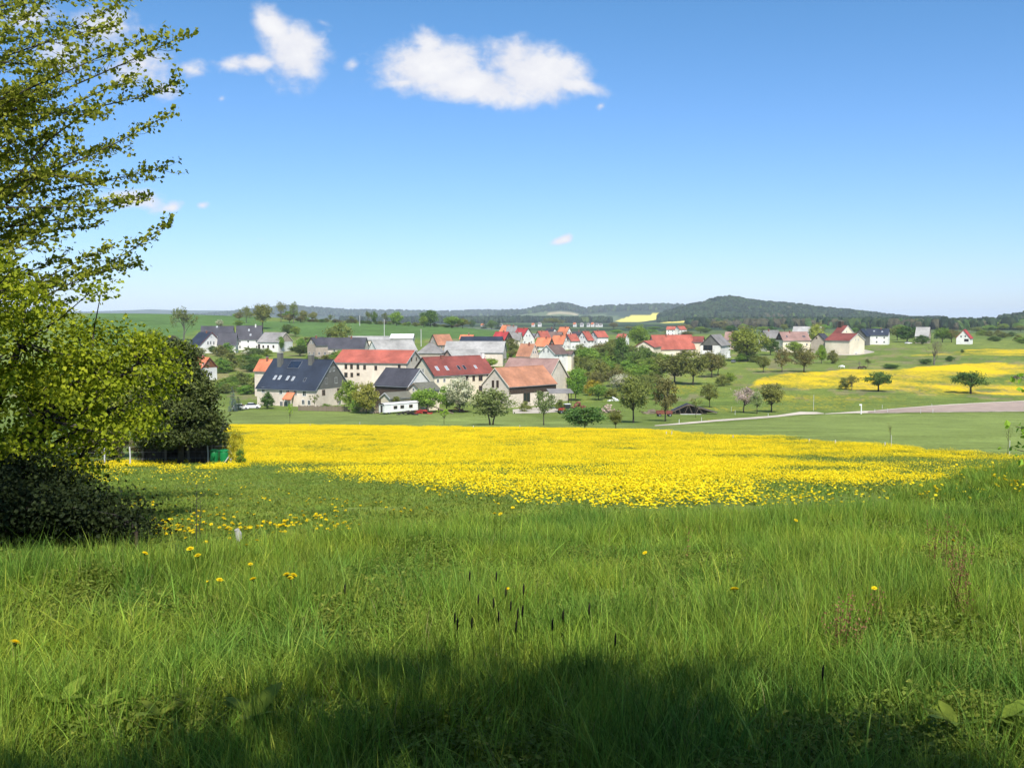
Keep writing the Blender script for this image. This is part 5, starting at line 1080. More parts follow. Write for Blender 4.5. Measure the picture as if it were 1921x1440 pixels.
# ------------------------------------------------------------------ meadow grass and flowers
LM['grass'] = leaf_mat('meadow_grass', (.080,.130,.015), (.220,.330,.034), (.440,.520,.080), .28, .025, .6, .42)
LM['straw'] = leaf_mat('dry_straw', (.22,.20,.07), (.32,.29,.12), (.42,.38,.18), .2, .0)
LM['turf'] = leaf_mat('short_turf', (.145,.215,.032), (.235,.315,.048), (.340,.395,.078), .35, .02, .6, .3)
LM['herb'] = leaf_mat('meadow_herbs', (.095,.135,.020), (.165,.215,.030), (.270,.310,.060), .3, .02)
LM['yellow'] = leaf_mat('dandelion_petals', (.78,.55,.006), (.87,.66,.012), (.92,.75,.03), .15, .0, .8)
LM['sorrel'] = leaf_mat('sorrel_seeds', (.15,.070,.035), (.24,.11,.06), (.32,.17,.09), .2, .0)
LM['spike'] = leaf_mat('dark_seed_heads', (.018,.016,.010), (.030,.026,.016), (.05,.042,.024), .0, .0)
LM['dock'] = leaf_mat('dock_leaves', (.13,.19,.026), (.19,.26,.034), (.27,.33,.05), .35, .01)
def blades(g, n, rad_, L, Ls, w, lean=.35, segs=3):
    """n curved tapering blades growing from a small patch"""
    a = g.uniform(0, 6.28, n); rr = rad_*np.sqrt(g.uniform(0, 1, n)); B0 = np.stack([rr*np.cos(a), rr*np.sin(a), np.full(n, -.02)], 1)
    ln = np.clip(g.normal(L, Ls, n), L*.35, L*1.9); h_ = g.uniform(0, 6.28, n); ld = np.abs(g.normal(0, lean, n)) + .04
    D = np.stack([np.cos(h_), np.sin(h_), np.zeros(n)], 1); S = np.stack([-np.sin(h_ + g.normal(0, .6, n)), np.cos(h_), np.zeros(n)], 1)
    ww = w*g.uniform(.6, 1.4, n); V = []
    for k in range(segs + 1):
        u = k/segs; bend = ld*u*u
        c = B0 + D*(ln*bend)[:, None] + np.array([0, 0, 1])*(ln*u*(1 - .25*ld*u))[:, None]
        if k == segs: V.append(c[:, None])
        else: wd = (ww*(1 - .75*u**1.5))[:, None]; V.append(np.stack([c - S*wd/2, c + S*wd/2], 1))
    V = np.concatenate(V, 1); m_ = 2*segs + 1; i = np.arange(n)*m_; F = []
    for k in range(segs - 1):
        a0 = i + 2*k; F += [np.stack([a0, a0+1, a0+3], 1), np.stack([a0, a0+3, a0+2], 1)]
    a0 = i + 2*(segs - 1); F.append(np.stack([a0, a0+1, a0+2], 1))
    tint = np.repeat(np.clip(g.normal(.45, .22, n), 0, 1), m_)
    return V.reshape(-1, 3), np.concatenate(F), tint
def soup(name, parts, mats):
    """join (V, F, tint, material index) pieces"""
    V = []; F = []; T = []; MI = []; b_ = 0
    for v_, f_, t_, m_ in parts: V.append(v_); F.append(f_ + b_); T.append(t_); MI.append(np.full(len(f_), m_)); b_ += len(v_)
    me = np_mesh(name, np.concatenate(V), np.concatenate(F), False, {'tint': ('FLOAT', np.concatenate(T).astype(np.float32))}, np.concatenate(MI))
    for q in mats: me.materials.append(q)
    return me
def heads(g, n, half, r_, z0, zs, sides=6):
    """n domed flower heads with stalks left to the turf"""
    c = np.stack([g.uniform(-half, half, n), g.uniform(-half, half, n), np.clip(g.normal(z0, zs, n), .03, None)], 1)
    rr = r_*g.uniform(.75, 1.25, n); tl = g.normal(0, .25, (n, 2)); V = []; a = np.arange(sides)*2*math.pi/sides
    ring0 = np.stack([np.cos(a)*.75, np.sin(a)*.75, np.full(sides, -.28)], 1); ring1 = np.stack([np.cos(a+.3), np.sin(a+.3), np.full(sides, .10)], 1); top = np.array([[0, 0, .52]])
    base_ = np.concatenate([ring0, ring1, top]); m_ = len(base_)
    V = base_[None]*rr[:, None, None]; V[:, :, 2] += V[:, :, 0]*tl[:, None, 0] + V[:, :, 1]*tl[:, None, 1]; V = V + c[:, None]
    f = []
    for k in range(sides): k2 = (k+1) % sides; f += [(k, k2, sides+k2), (k, sides+k2, sides+k), (sides+k, sides+k2, 2*sides)]
    F = (np.array(f)[None] + (np.arange(n)*m_)[:, None, None]).reshape(-1, 3)
    return V.reshape(-1, 3), F, np.repeat(g.uniform(0, 1, n), m_)
def ovals(g, n, rad_, z0, z1, size):
    a = g.uniform(0, 6.28, n); rr = rad_*np.sqrt(g.uniform(0, 1, n)); C = np.stack([rr*np.cos(a), rr*np.sin(a), g.uniform(z0, z1, n)], 1)
    V, F = leaves_np(C, None, size, g, .6, 1.1); return V, F, np.repeat(np.clip(g.normal(.5, .22, n), 0, 1), 4)
def sp(f): return lambda px: np.interp(px, *zip(*f))
edge = sp([(-300,7.6),(0,8.2),(260,8.1),(500,8.7),(700,10.0),(900,11.9),(1100,12.4),(1500,12.8),(1680,13.6),(1760,15.2),(1850,17.0),(1921,18),(2300,19)])
g = np.random.default_rng(99)
tall = []
for k in range(9):
    v = blades(g, 44, .10, .29 + .03*(k % 3), .08, .0048, .38); parts = [(*v, 0)]
    parts.append((*blades(g, 1, .09, .32, .10, .0035, .6), 2))
    if k in (3, 6): parts.append((*blades(g, 6, .09, .48, .06, .0035, .25), 0))
    tall.append(soup('tall_tuft', parts, [LM['grass'], LM['herb'], LM['straw']]))
for k in range(3): tall.append(soup('herb_tuft', [(*blades(g, 14, .10, .22, .06, .006, .4), 0), (*ovals(g, 60, .12, .03, .22, .030), 1)], [LM['grass'], LM['herb']]))
for k in range(2): tall.append(soup('wide_tuft', [(*blades(g, 16, .10, .34, .07, .011, .5), 0), (*blades(g, 10, .10, .25, .06, .006, .4), 0)], [LM['grass'], LM['herb']]))
def fan(d0, d1, dens, spread=.60, extra=.8):
    n = int(dens*(spread*(d1**2 - d0**2) + 2*extra*(d1 - d0))); d = np.sqrt(g.uniform(d0**2, d1**2, n)); x = g.uniform(-1, 1, n)*(d*spread + extra); return x, d
xs, ys = [], []
for d0, d1, dens in ((1.6, 3.6, 120), (3.6, 6.2, 150), (6.2, 9.5, 110), (9.5, 19.5, 70)):
    x, y = fan(d0, d1, dens); xs.append(x); ys.append(y)
x = np.concatenate(xs); y = np.concatenate(ys); pxs = x/y*F_PX + CX
keep = y < edge(pxs) + .9*(fbm(x/.7, y/.7, 2, 61) - .5); x, y = x[keep], y[keep]; n = len(x)
patch = fbm(x/1.3, y/1.3, 3, 62); patch2 = fbm(x/.8 + 9, y/.8, 2, 63)
sz = np.clip(.46 + .80*(patch - .2), .36, 1.1)*g.uniform(.78, 1.2, n)
ix = g.integers(0, 9, n); hb_ = (patch2 > .58) & (g.uniform(size=n) < .7); ix[hb_] = g.integers(9, 12, hb_.sum()); wd_ = (patch < .40) & (g.uniform(size=n) < .18); ix[wd_] = g.integers(12, 14, wd_.sum())
instancer('tall_grass', np.stack([x, y, height(x, y)], 1), np.stack([g.normal(0, .10, n), g.normal(0, .10, n), g.uniform(0, 6.28, n)], 1), np.stack([g.uniform(.85, 1.25, n), g.uniform(.85, 1.25, n), sz], 1), ix, tall, 'tall uncut meadow grass filling the foreground', 'grass')
# short turf with a few flowers between the tall grass and the garden
short = [soup('turf_tuft', [(*blades(g, 46, .16, .075, .022, .0075, .6, 2), 0), (*ovals(g, 10, .16, .01, .06, .035), 1)], [LM['turf'], LM['herb']]) for k in range(6)]
NF = [160, 120, 80, 42, 14, 5]
patches = [soup('flower_patch', [(*heads(g, nh, .5, .0215, .135, .032), 2), (*blades(g, 130, .68, .10, .03, .010, .55, 2), 0), (*ovals(g, 50, .66, .01, .09, .06), 1)], [LM['turf'], LM['herb'], LM['yellow']]) for nh in NF for q in range(2)]
xs, ys = [], []
for d0, d1, dens in ((8.2, 14, 26), (14, 24, 15), (24, 40, 6), (40, 62, 2.2)):
    x, y = fan(d0, d1, dens, .56, .5); xs.append(x); ys.append(y)
x = np.concatenate(xs); y = np.concatenate(ys); pxs = x/y*F_PX + CX
keep = (y > edge(pxs) - .3) & ~inside(FIELD, x, y); x, y = x[keep], y[keep]; n = len(x); s = 1 + y/30
instancer('mown_turf', np.stack([x, y, height(x, y)], 1), np.stack([np.zeros(n), np.zeros(n), g.uniform(0, 6.28, n)], 1), np.stack([s, s, .8 + .5*fbm(x/3, y/3, 2, 64)], 1), g.integers(0, 6, n), short, 'short green turf between the tall grass and the garden fence', 'grass')
# the dandelion field, patch by patch
step = .92; lo, hi = FIELD.min(0), FIELD.max(0)
gx_, gy_ = np.meshgrid(np.arange(lo[0], min(hi[0], 85), step), np.arange(max(lo[1], 9), hi[1], step)); x = gx_.ravel() + g.uniform(-.2, .2, gx_.size); y = gy_.ravel() + g.uniform(-.2, .2, gx_.size)
sf = soft(FIELD, x, y, .05); m = (sf > .30) & (np.abs(x) < y*.60 + 2); x, y, sf = x[m], y[m], sf[m]; n = len(x); pxs = x/y*F_PX + CX
cov = fbm(x/7.5, y/7.5, 3, 65)*.55 + fbm(x/2.2, y/2.6, 2, 66)*.45 - .045 - np.clip(.85 - sf, 0, 1)*.22
cov = cov - np.clip((pxs - 1350)/900, 0, .16) - np.clip((620 - pxs)/900, 0, .10)*(y < 60) + np.clip((y - 45)/200, 0, .12) + np.clip((32 - y)/160, 0, .09)
lev = np.digitize(-cov, [-.53, -.46, -.405, -.36, -.32]); ii = lev*2 + g.integers(0, 2, n)
instancer('dandelion_field', np.stack([x, y, height(x, y)], 1), np.stack([np.zeros(n), np.zeros(n), g.integers(0, 4, n)*math.pi/2], 1), np.stack([np.ones(n)*1.02, np.ones(n)*1.02, g.uniform(.85, 1.15, n)], 1), ii, patches, 'dense carpet of yellow dandelions covering the sloping field', 'flowers')
# thin drift of flowers below the garden fence
x, y = fan(24, 58, 1.5, .45, 0); pxs = x/y*F_PX + CX; pr = np.clip((y - 30)/14, .10, 1)*(pxs < 455)*(fbm(x/5, y/5, 2, 67) > .36); m = (g.uniform(size=len(x)) < pr) & ~inside(FIELD, x, y) & (y < 56); x, y = x[m], y[m]; n = len(x)
ii = np.where(y > 42, g.integers(3, 8, n), g.integers(6, 11, n))
instancer('dandelion_drift', np.stack([x, y, height(x, y)], 1), np.stack([np.zeros(n), np.zeros(n), g.uniform(0, 6.28, n)], 1), np.ones((n, 3)), ii, patches, 'loose drift of dandelions along the garden fence', 'flowers')

# ---- single dandelions, nearest first
def dandelion_meshes():
    gg = np.random.default_rng(3); V = []; F = []; b_ = 0
    for ring, (npet, r1, zt, rin) in enumerate(((22, 1.0, .10, .10), (20, .82, .30, .08), (15, .58, .44, .05), (10, .32, .52, .02))):
        for k in range(npet):
            a = 2*math.pi*(k + .5*ring)/npet + gg.normal(0, .05); w = math.pi/npet*1.05; rr = r1*gg.uniform(.9, 1.08)
            q = [(rin*math.cos(a), rin*math.sin(a), .12+ring*.06), (rr*.6*math.cos(a-w), rr*.6*math.sin(a-w), zt*.9+.05), (rr*math.cos(a), rr*math.sin(a), zt), (rr*.6*math.cos(a+w), rr*.6*math.sin(a+w), zt*.9+.05)]
            V += q; F += [(b_, b_+1, b_+2), (b_, b_+2, b_+3)]; b_ += 4
    hd_ = np_mesh('flower_head', np.array(V), np.array(F), False, {'tint': ('FLOAT', np.repeat(gg.uniform(.2, 1, b_//4), 4).astype(np.float32))}); hd_.materials.append(LM['yellow'])
    c = MB(); c.tube([(0,0,-.45),(0,0,-.1),(0,0,.12)], [.12,.34,.30], 8); cm = c.mesh('calyx', True); cm.attributes.new('tint', 'FLOAT', 'POINT'); cm.materials.append(LM['dock'])
    s_ = MB(); s_.tube([(0,0,-1.),(.02,.01,-.5),(0,0,0)], [1., 1., .9], 5); sm_ = s_.mesh('stem', True); sm_.attributes.new('tint', 'FLOAT', 'POINT'); sm_.materials.append(LM['dock'])
    return hd_, cm, sm_
DH, DC, DS = dandelion_meshes()
def dandelion(px, py, stem, rad_, label, group, lim=60):
    dx, dz = pray(px, py); ds = np.linspace(2, lim, 1200); gap = ds*dz - height(ds*dx, ds) - stem; i = int(np.argmax(gap <= 0)) if (gap <= 0).any() else len(ds)-1
    d = ds[i]; x, y, z = d*dx, d, d*dz; gz_ = hz(x, y)
    e = empty('dandelion', (x, y, gz_)); tag(e, label, 'flower', group); hs = max(z - gz_, .05); r_ = rad_*random.uniform(.92, 1.1)
    for nm, me, sc_, zz in (('flower_head', DH, (r_, r_, r_), hs), ('calyx', DC, (r_, r_, r_), hs), ('stem', DS, (.0028, .0028, hs), hs - .4*r_)):
        o_ = bpy.data.objects.new(nm, me); o_.parent = e; o_.scale = sc_; o_.location = (0, 0, zz)
        if nm != 'stem': o_.rotation_euler = (random.uniform(.05, .5), random.uniform(-.3, .3), random.uniform(0, 6))
        COL.objects.link(o_)
NEARD = [(538,1078,0.39,0.0264,'left of the three big dandelions standing close together'), (551,1079,0.39,0.0242,'right of the three big dandelions standing close together'), (545,1084,0.36,0.0230,'lowest of the three big dandelions standing close together'), (475,1087,0.38,0.0276,'big dandelion second left of the close group of three'), (412,1088,0.38,0.0264,'big dandelion furthest left in the row with the group of three'),
 (389,1090,0.36,0.0092,'small half-closed dandelion just left of the row of big ones'), (28,1206,0.41,0.0287,'big dandelion alone at the left edge of the foreground'), (272,1038,0.35,0.0276,'round dandelion at the edge of the tree shade'), (371,1042,0.35,0.0299,'broad dandelion right of the thin sapling foot'), (357,1030,0.35,0.0322,'broad dandelion beside the thin sapling'), (470,1058,0.37,0.0184,'small dandelion alone above the big row'),
 (386,1017,0.22,0.0276,'dandelion above the two broad ones by the sapling'), (482,1014,0.22,0.0230,'dandelion right of the old post stub'), (461,1023,0.22,0.0253,'dandelion just below the old post stub'), (1210,1037,0.42,0.0207,'single dandelion in the middle of the tall grass'), (952,1104,0.39,0.0149,'small dandelion above the dark seed spikes'), (1378,1106,0.39,0.0276,'bright dandelion in the right half of the tall grass'), (1640,1103,0.39,0.0196,'small dandelion by the lower reddish sorrel'), (1788,1014,0.42,0.0207,'dandelion among the tall reddish sorrel'),
 (1493,976,0.42,0.0196,'dandelion high in the tall grass right of centre'), (1333,934,0.42,0.0299,'dandelion on the tall grass edge against the yellow field'), (1126,945,0.42,0.0253,'dandelion on the grass edge just before the yellow field'), (928,963,0.42,0.0230,'left of a pair of dandelions at the grass edge'), (939,964,0.42,0.0276,'right of a pair of dandelions at the grass edge'), (962,952,0.42,0.0230,'dandelion above the pair at the grass edge'), (825,928,0.16,0.0276,'dandelion in the dip before the yellow field'), (855,930,0.16,0.0276,'dandelion beside the dip before the yellow field')]
for px, py, st_, r_, lab in NEARD: dandelion(px, py, st_, r_, lab, 'single dandelions in the near grass')
rr_ = random.Random(4); MG = 'dandelions scattered over the short turf'; spots = []
for cx_, cy_, sx, sy, nn in ((330,990,60,14,34),(430,988,60,10,30),(520,985,50,10,34),(590,968,36,6,22),(640,985,40,8,22),(400,965,60,8,22),(300,975,40,12,14),(270,945,50,10,16),(330,925,50,10,14),(240,925,26,10,10),(500,935,90,14,14),(650,950,60,10,12),(600,935,70,8,10),(750,950,50,8,8),(440,912,40,10,10)):
    for k in range(nn): spots.append((rr_.gauss(cx_, sx*.6), rr_.gauss(cy_, sy*.6)))
for px, py in spots[:272]: dandelion(px, min(max(py, 900), 1012), .11, .0225, 'small yellow dandelion in the short turf left of the yellow field', MG)
# ------------------------------------------------------------------ things between the houses
def wheel(e, x, y, r_, w=.2, axis='x'):
    b = MB(); q = (w/2, 0, 0) if axis == 'x' else (0, w/2, 0)
    b.tube([(x-q[0], y-q[1], r_), (x+q[0], y+q[1], r_)], [r_, r_], 14); t_ = b.build('wheel', M['tyre'], e)
    b = MB(); b.tube([(x-q[0]*1.1, y-q[1]*1.1, r_), (x+q[0]*1.1, y+q[1]*1.1, r_)], [r_*.55, r_*.55], 10); b.build('rim', M['metal'], t_)
def loft(b, secs, mi=0):
    """secs: list of (x, half width bottom, half width top, z0, z1)"""
    base_ = len(b.v)
    for x, wb, wt, z0, z1 in secs: b.v += [(x,-wb,z0),(x,wb,z0),(x,wt,z1),(x,-wt,z1)]
    for i in range(len(secs)-1):
        o_ = base_ + 4*i
        for k in range(4): b.f.append((o_+k, o_+4+k, o_+4+(k+1) % 4, o_+(k+1) % 4)); b.m.append(mi)
    b.f.append((base_, base_+1, base_+2, base_+3)); b.m.append(mi); o_ = base_ + 4*(len(secs)-1); b.f.append((o_+3, o_+2, o_+1, o_)); b.m.append(mi)
def car(px, py, rotd, paint, label, van=False):
    x, y, z = at(px, py); e = empty('parked_car' if not van else 'parked_van', (x, y, z), R(rotd)); tag(e, label, 'van' if van else 'car')
    b = MB(); loft(b, [(-2.1,.78,.74,.35,.80),(-1.9,.84,.80,.28,.92),(-.9,.86,.82,.26,.95),(.9,.86,.82,.26,.95),(1.7,.84,.80,.28,.88),(2.1,.74,.68,.36,.70)]); b.build('body', M[paint], e)
    hh = 1.45 if not van else 1.9
    b = MB(); loft(b, [(-1.85 if van else -1.6,.80,.70,.93,.96 if not van else hh-.1),(-1.1,.80,.62,.93,hh),(.2,.80,.62,.93,hh),(1.0,.80,.70,.93,.97)]); cb = b.build('cabin', M['glass'] if not van else M[paint], e)
    b = MB(); loft(b, [(-1.12,.615,.60,hh-.015,hh+.03),(.22,.615,.60,hh-.015,hh+.03)]); b.build('roof_panel', M[paint], e)
    for sx in (-1.3, 1.3):
        for sy in (-.78, .78): wheel(e, sx, sy, .32, .2, 'y')
    for sy in (-.55, .55): b = MB(); b.box((2.02,sy-.14,.52),(2.11,sy+.14,.66)); b.build('headlight', M['trim'], e)
car(474, 766, 5, 'whitepaint', 'white car parked beside the dark bush of the slate farmhouse')
car(452, 768, 10, 'whitepaint', 'white car half hidden by the low conifers', False)
car(1376, 680, 70, 'metal', 'silver car in the shade beneath the willow'); car(1366, 672, 60, 'whitepaint', 'white van by the brick rubble left of the willow', True)
car(1600, 664, 8, 'whitepaint', 'white car parked in the paved yard of the maroon barn'); car(1642, 640, 0, 'darktrim', 'dark car before the long white house'); car(1657, 640, 0, 'bluepaint', 'blue car before the long white house'); car(1704, 645, 0, 'whitepaint', 'white car alone on the right meadow'); car(1612, 658, 0, 'metal', 'grey car at the corner of the cream gable')

# site trailer
x, y, z = at(716, 777); x2, y2, _ = at(779, 774); rot = math.atan2(y2-y, x2-x); L = math.hypot(x2-x, y2-y)
e = empty('site_trailer', (x, y, z), rot); tag(e, 'long white site trailer with rounded roof and dark door', 'trailer')
b = MB(); loft(b, [(0,1.05,1.05,.45,2.3),(L,1.05,1.05,.45,2.3)]); b.build('body', M['whitepaint'], e)
b = MB()
for i in range(6):
    a0 = math.pi*i/6; a1 = math.pi*(i+1)/6
    p_ = [(-.15,-1.15*math.cos(a0),2.3+.38*math.sin(a0)),(L+.15,-1.15*math.cos(a0),2.3+.38*math.sin(a0)),(L+.15,-1.15*math.cos(a1),2.3+.38*math.sin(a1)),(-.15,-1.15*math.cos(a1),2.3+.38*math.sin(a1))]; b.add(p_, [(0,1,2,3)])
b.add([(-.15,-1.15,2.28),(L+.15,-1.15,2.28),(L+.15,1.15,2.28),(-.15,1.15,2.28)], [(3,2,1,0)]); b.build('roof', M['trim'], e)
b = MB(); b.box((-.06,-.38,.55),(-.01,.32,2.1)); b.build('door', M['darktrim'], e)
for u in (.32, .52, .78):
    b = MB(); b.box((L*u-.55,-1.12,1.15),(L*u+.55,-1.06,1.9)); wo = b.build('window', M['woodframe'], e); b = MB(); b.box((L*u-.46,-1.135,1.24),(L*u+.46,-1.125,1.81)); b.build('pane', M['glass'], wo)
for u in (.15, .85):
    for sy in (-.9, .9): wheel(e, L*u, sy, .38, .22, 'y')
b = MB(); b.tube([(0,0,.5),(-1.3,0,.45)], .06, 6); b.build('drawbar', M['darktrim'], e)
# machinery and oddments by the trailer
def heap(name, label, cat, px, py, w, h, m_, seed, pieces=26, long_=False):
    x, y, z = at(px, py); g = np.random.default_rng(seed); e = empty(name, (x, y, z)); tag(e, label, cat); s = y/F_PX; W_ = w*s; H_ = h*s; tm = MB()
    for k in range(3):
        bm = MB(); q = g.normal(1, .2, (8, 1))*np.array([(-.5,-.5,-.5),(.5,-.5,-.5),(.5,.5,-.5),(-.5,.5,-.5),(-.5,-.5,.5),(.5,-.5,.5),(.5,.5,.5),(-.5,.5,.5)]); bm.hexa([tuple(v_) for v_ in q]); me = bm.mesh('piece'); me.materials.append(M[m_]); heap.__dict__.setdefault('ms', {})[k] = me
    for k in range(pieces):
        u = g.uniform(-1, 1); o_ = bpy.data.objects.new('log' if long_ else 'stone', heap.ms[k % 3]); o_.parent = e; zz = abs(g.uniform(0, 1))*(1 - abs(u))*H_
        o_.location = (u*W_/2, g.uniform(-.5, .5)*W_*.3, zz + .1); sc_ = g.uniform(.25, .55); o_.scale = (sc_*(3.2 if long_ else 1.2), sc_*(.45 if long_ else 1), sc_*(.45 if long_ else .8)); o_.rotation_euler = (g.uniform(-.4,.4), g.uniform(-.3,.3), g.uniform(-.5,.5) if long_ else g.uniform(0, 3)); COL.objects.link(o_)
heap('rubble_pile', 'heap of pale pink rubble behind the tall olive tree', 'rubble', 1142, 774, 40, 18, 'rubble', 1, 46)
heap('rubble_pile', 'low heap of broken brick beside the barn yard', 'rubble', 1085, 766, 30, 12, 'brick', 2, 26)
heap('wood_pile', 'pile of reddish timber below the cream-blossomed tree', 'wood pile', 856, 772, 34, 9, 'brownwood', 3, 24, True)
heap('wood_pile', 'stack of pale timber right of the tall olive tree', 'wood pile', 1222, 776, 26, 8, 'wood', 4, 20, True)
heap('scrap_heap', 'dark jumble of old machinery before the trailer', 'scrap', 764, 778, 34, 8, 'darktrim', 5, 22, True)
heap('scrap_heap', 'reddish jumble of farm scrap right of the trailer', 'scrap', 792, 776, 26, 7, 'redpaint', 6, 16, True)
heap('rubble_pile', 'pale gravel heap left of the trailer', 'rubble', 706, 775, 18, 4, 'rubble', 7, 16)
heap('straw_heap', 'white sheeted heap among the orchard bushes', 'heap', 1150, 752, 20, 8, 'whitepaint', 8, 16)
xa, ya, za = at(796, 771); xb, yb, zb_ = at(850, 776)
b = MB(); L = math.hypot(xb-xa, yb-ya); b.hexa([(0,-.18,1.9),(L,-.18,.15),(L,.18,.15),(0,.18,1.9),(0,-.18,2.05),(L,-.18,.30),(L,.18,.30),(0,.18,2.05)]); e = empty('loading_ramp', (xa, ya, za), math.atan2(yb-ya, xb-xa)); tag(e, 'long pale plank ramp sloping down to the lawn', 'ramp'); b.build('plank', M['wood'], e)
for u, hh in ((.08, 1.75), (.5, 1.0)): b = MB(); b.box((L*u-.06,-.15,-.1),(L*u+.06,.15,hh)); b.build('support', M['timber'], e)
# tractor
x, y, z = at(1061, 775); e = empty('tractor', (x, y, z), R(200)); tag(e, 'old red tractor with white-roofed cab left of the large dark bush', 'tractor')
b = MB(); loft(b, [(.2,.35,.32,.75,1.35),(1.2,.34,.30,.75,1.32),(1.9,.30,.26,.75,1.2)]); b.build('bonnet', M['redpaint'], e)
b = MB(); loft(b, [(-1.0,.62,.55,.95,2.2),(.2,.55,.50,.95,2.2)]); b.build('cab', M['glass'], e)
b = MB(); b.box((-1.15,-.7,2.2),(.35,.7,2.32)); b.build('roof', M['whitepaint'], e)
for sy in (-.8, .8): wheel(e, -.6, sy, .75, .38, 'y'); wheel(e, 1.4, sy*.85, .42, .25, 'y')
b = MB(); b.tube([(1.0,.1,1.3),(1.0,.1,2.0)], .04, 6); b.build('exhaust', M['darktrim'], e)
# farm cart
x, y, z = at(1246, 781); e = empty('farm_cart', (x, y, z), R(5)); tag(e, 'low red farm cart behind the bronze-leaved tree', 'cart')
b = MB(); b.box((-1.7,-.8,.62),(1.7,.8,.72)); b.build('bed', M['rust'], e)
for k in range(4):
    for sy in (-.8, .8): b = MB(); b.box((-1.7,sy-.03,.74+.16*k),(1.7,sy+.03,.88+.16*k)); b.build('side_board', M['rust'], e)
for sx in (-1.2, 1.2):
    for sy in (-.72, .72): wheel(e, sx, sy, .36, .2, 'y')
# roof trusses lying at the orchard edge
x, y, z = at(1256, 777); x2, y2, _ = at(1345, 777); L = math.hypot(x2-x, y2-y); e = empty('timber_truss', (x, y, z), math.atan2(y2-y, x2-x)); tag(e, 'dark low roof on lattice trusses standing in the orchard', 'roof structure')
def bar(p0, p1, w, nm, m_): b = MB(); b.tube([p0, p1], w, 4); b.build(nm, M[m_], e)
pk = (L*.40, 2.3)
for yy in (0, 2.2):
    bar((0,yy,.15), (L*.82,yy,.15), .09, 'beam', 'timber'); bar((0,yy,.3), (pk[0],yy,pk[1]), .08, 'rafter', 'wood'); bar((pk[0],yy,pk[1]), (L,yy,.3), .08, 'rafter', 'wood')
    for a, c in ((.12,.12),(.24,.20),(.32,.40),(.48,.40),(.56,.62),(.70,.62)):
        zt = np.interp(c*L, [0, pk[0], L], [.3, pk[1], .3]); bar((a*L,yy,.2), (c*L,yy,float(zt)), .055, 'strut', 'wood')
for (u0, z0_), (u1, z1_), nm in (((0-.3,.22),(pk[0],pk[1]+.02),'roof_sheet'),((pk[0],pk[1]+.02),(L+.4,.22),'roof_sheet')):
    b = MB(); b.hexa([(u0,.4,z0_+.1),(u1,.4,z1_+.1),(u1,3.0,z1_+.1),(u0,3.0,z0_+.1),(u0,.4,z0_+.18),(u1,.4,z1_+.18),(u1,3.0,z1_+.18),(u0,3.0,z0_+.18)]); b.build(nm, M['slate'], e)
b = MB(); b.add([(0,2.6,.15),(L,2.6,.15),(pk[0],2.6,pk[1])], [(0,1,2)]); b.build('interior_dark_panel', M['timber'], e)  # dark panel added to make the space under the roof dark
b = MB(); b.box((L*.22,-.8,0),(L*.66,-.3,.12)); b.build('plinth', M['whitepaint'], e)
# carport at the pink-roofed barn
x, y, z = at(1034, 768); e = empty('carport', (x, y, z), R(8)); tag(e, 'open carport with flat grey roof at the pink-roofed barn', 'carport')
for sx in (0, 5.2):
    for sy in (0, 3.5): b = MB(); b.box((sx-.08,sy-.08,-.3),(sx+.08,sy+.08,4.2)); b.build('post', M['timber'], e)
b = MB(); b.hexa([(-.5,-.6,4.15),(5.8,-.6,4.15),(5.8,4.2,4.9),(-.5,4.2,4.9),(-.5,-.6,4.3),(5.8,-.6,4.3),(5.8,4.2,5.05),(-.5,4.2,5.05)]); b.build('roof', M['grey'], e)
# dark board fence before the slate farmhouse
x, y, z = at(560, 770); x2, y2, _ = at(712, 773); L = math.hypot(x2-x, y2-y); e = empty('board_fence', (x, y, z), math.atan2(y2-y, x2-x)); tag(e, 'dark weathered board fence before the slate farmhouse', 'fence')
bm = MB(); bm.box((-.075,-.02,.05),(.075,.02,1.35)); bme = bm.mesh('board'); bme.materials.append(M['wood'])
for k in range(int(L/.185)):
    u = k*.185; o_ = bpy.data.objects.new('board', bme); o_.parent = e; c_, s_ = math.cos(e.rotation_euler.z), math.sin(e.rotation_euler.z); o_.location = (u, 0, hz(x + u*c_, y + u*s_) - z); o_.scale = (1, 1, random.uniform(.85, 1.08)); COL.objects.link(o_)
for k in range(int(L/2.5)+1):
    u = k*2.5; b = MB(); zz = hz(x + u*c_, y + u*s_) - z; b.box((u-.06,.03,zz-.2),(u+.06,.15,zz+1.4)); b.build('post', M['timber'], e)
# utility poles
for px, pb, pt_, lab in ((675,611,592,'short wooden pole on the crest above the crop'), (721,633,599,'tall wooden pole in the crop field'), (790,650,617,'wooden pole beside the hipped barn')):
    x, y, z = at(px, pb); hgt = (pb - pt_)*y/F_PX; e = empty('utility_pole', (x, y, z)); tag(e, lab, 'pole', 'wooden poles')
    b = MB(); b.tube([(0,0,-.3),(0,0,hgt)], [.22,.15], 8); b.build('pole', M['trim'], e); b = MB(); b.box((-.8,-.06,hgt-.5),(.8,.06,hgt-.36)); b.build('crossarm', M['wood'], e)
# white marker post by the track
x, y, z = at(1615.5, 776.5); e = empty('marker_post', (x, y, z)); tag(e, 'white marker post with a short sideways board by the track', 'marker'); b = MB(); b.box((-.11,-.06,-.1),(.11,.06,2.3)); b.build('post', M['whitepaint'], e); b = MB(); b.box((-.5,-.09,2.05),(.12,-.061,2.42)); b.build('board', M['whitepaint'], e)
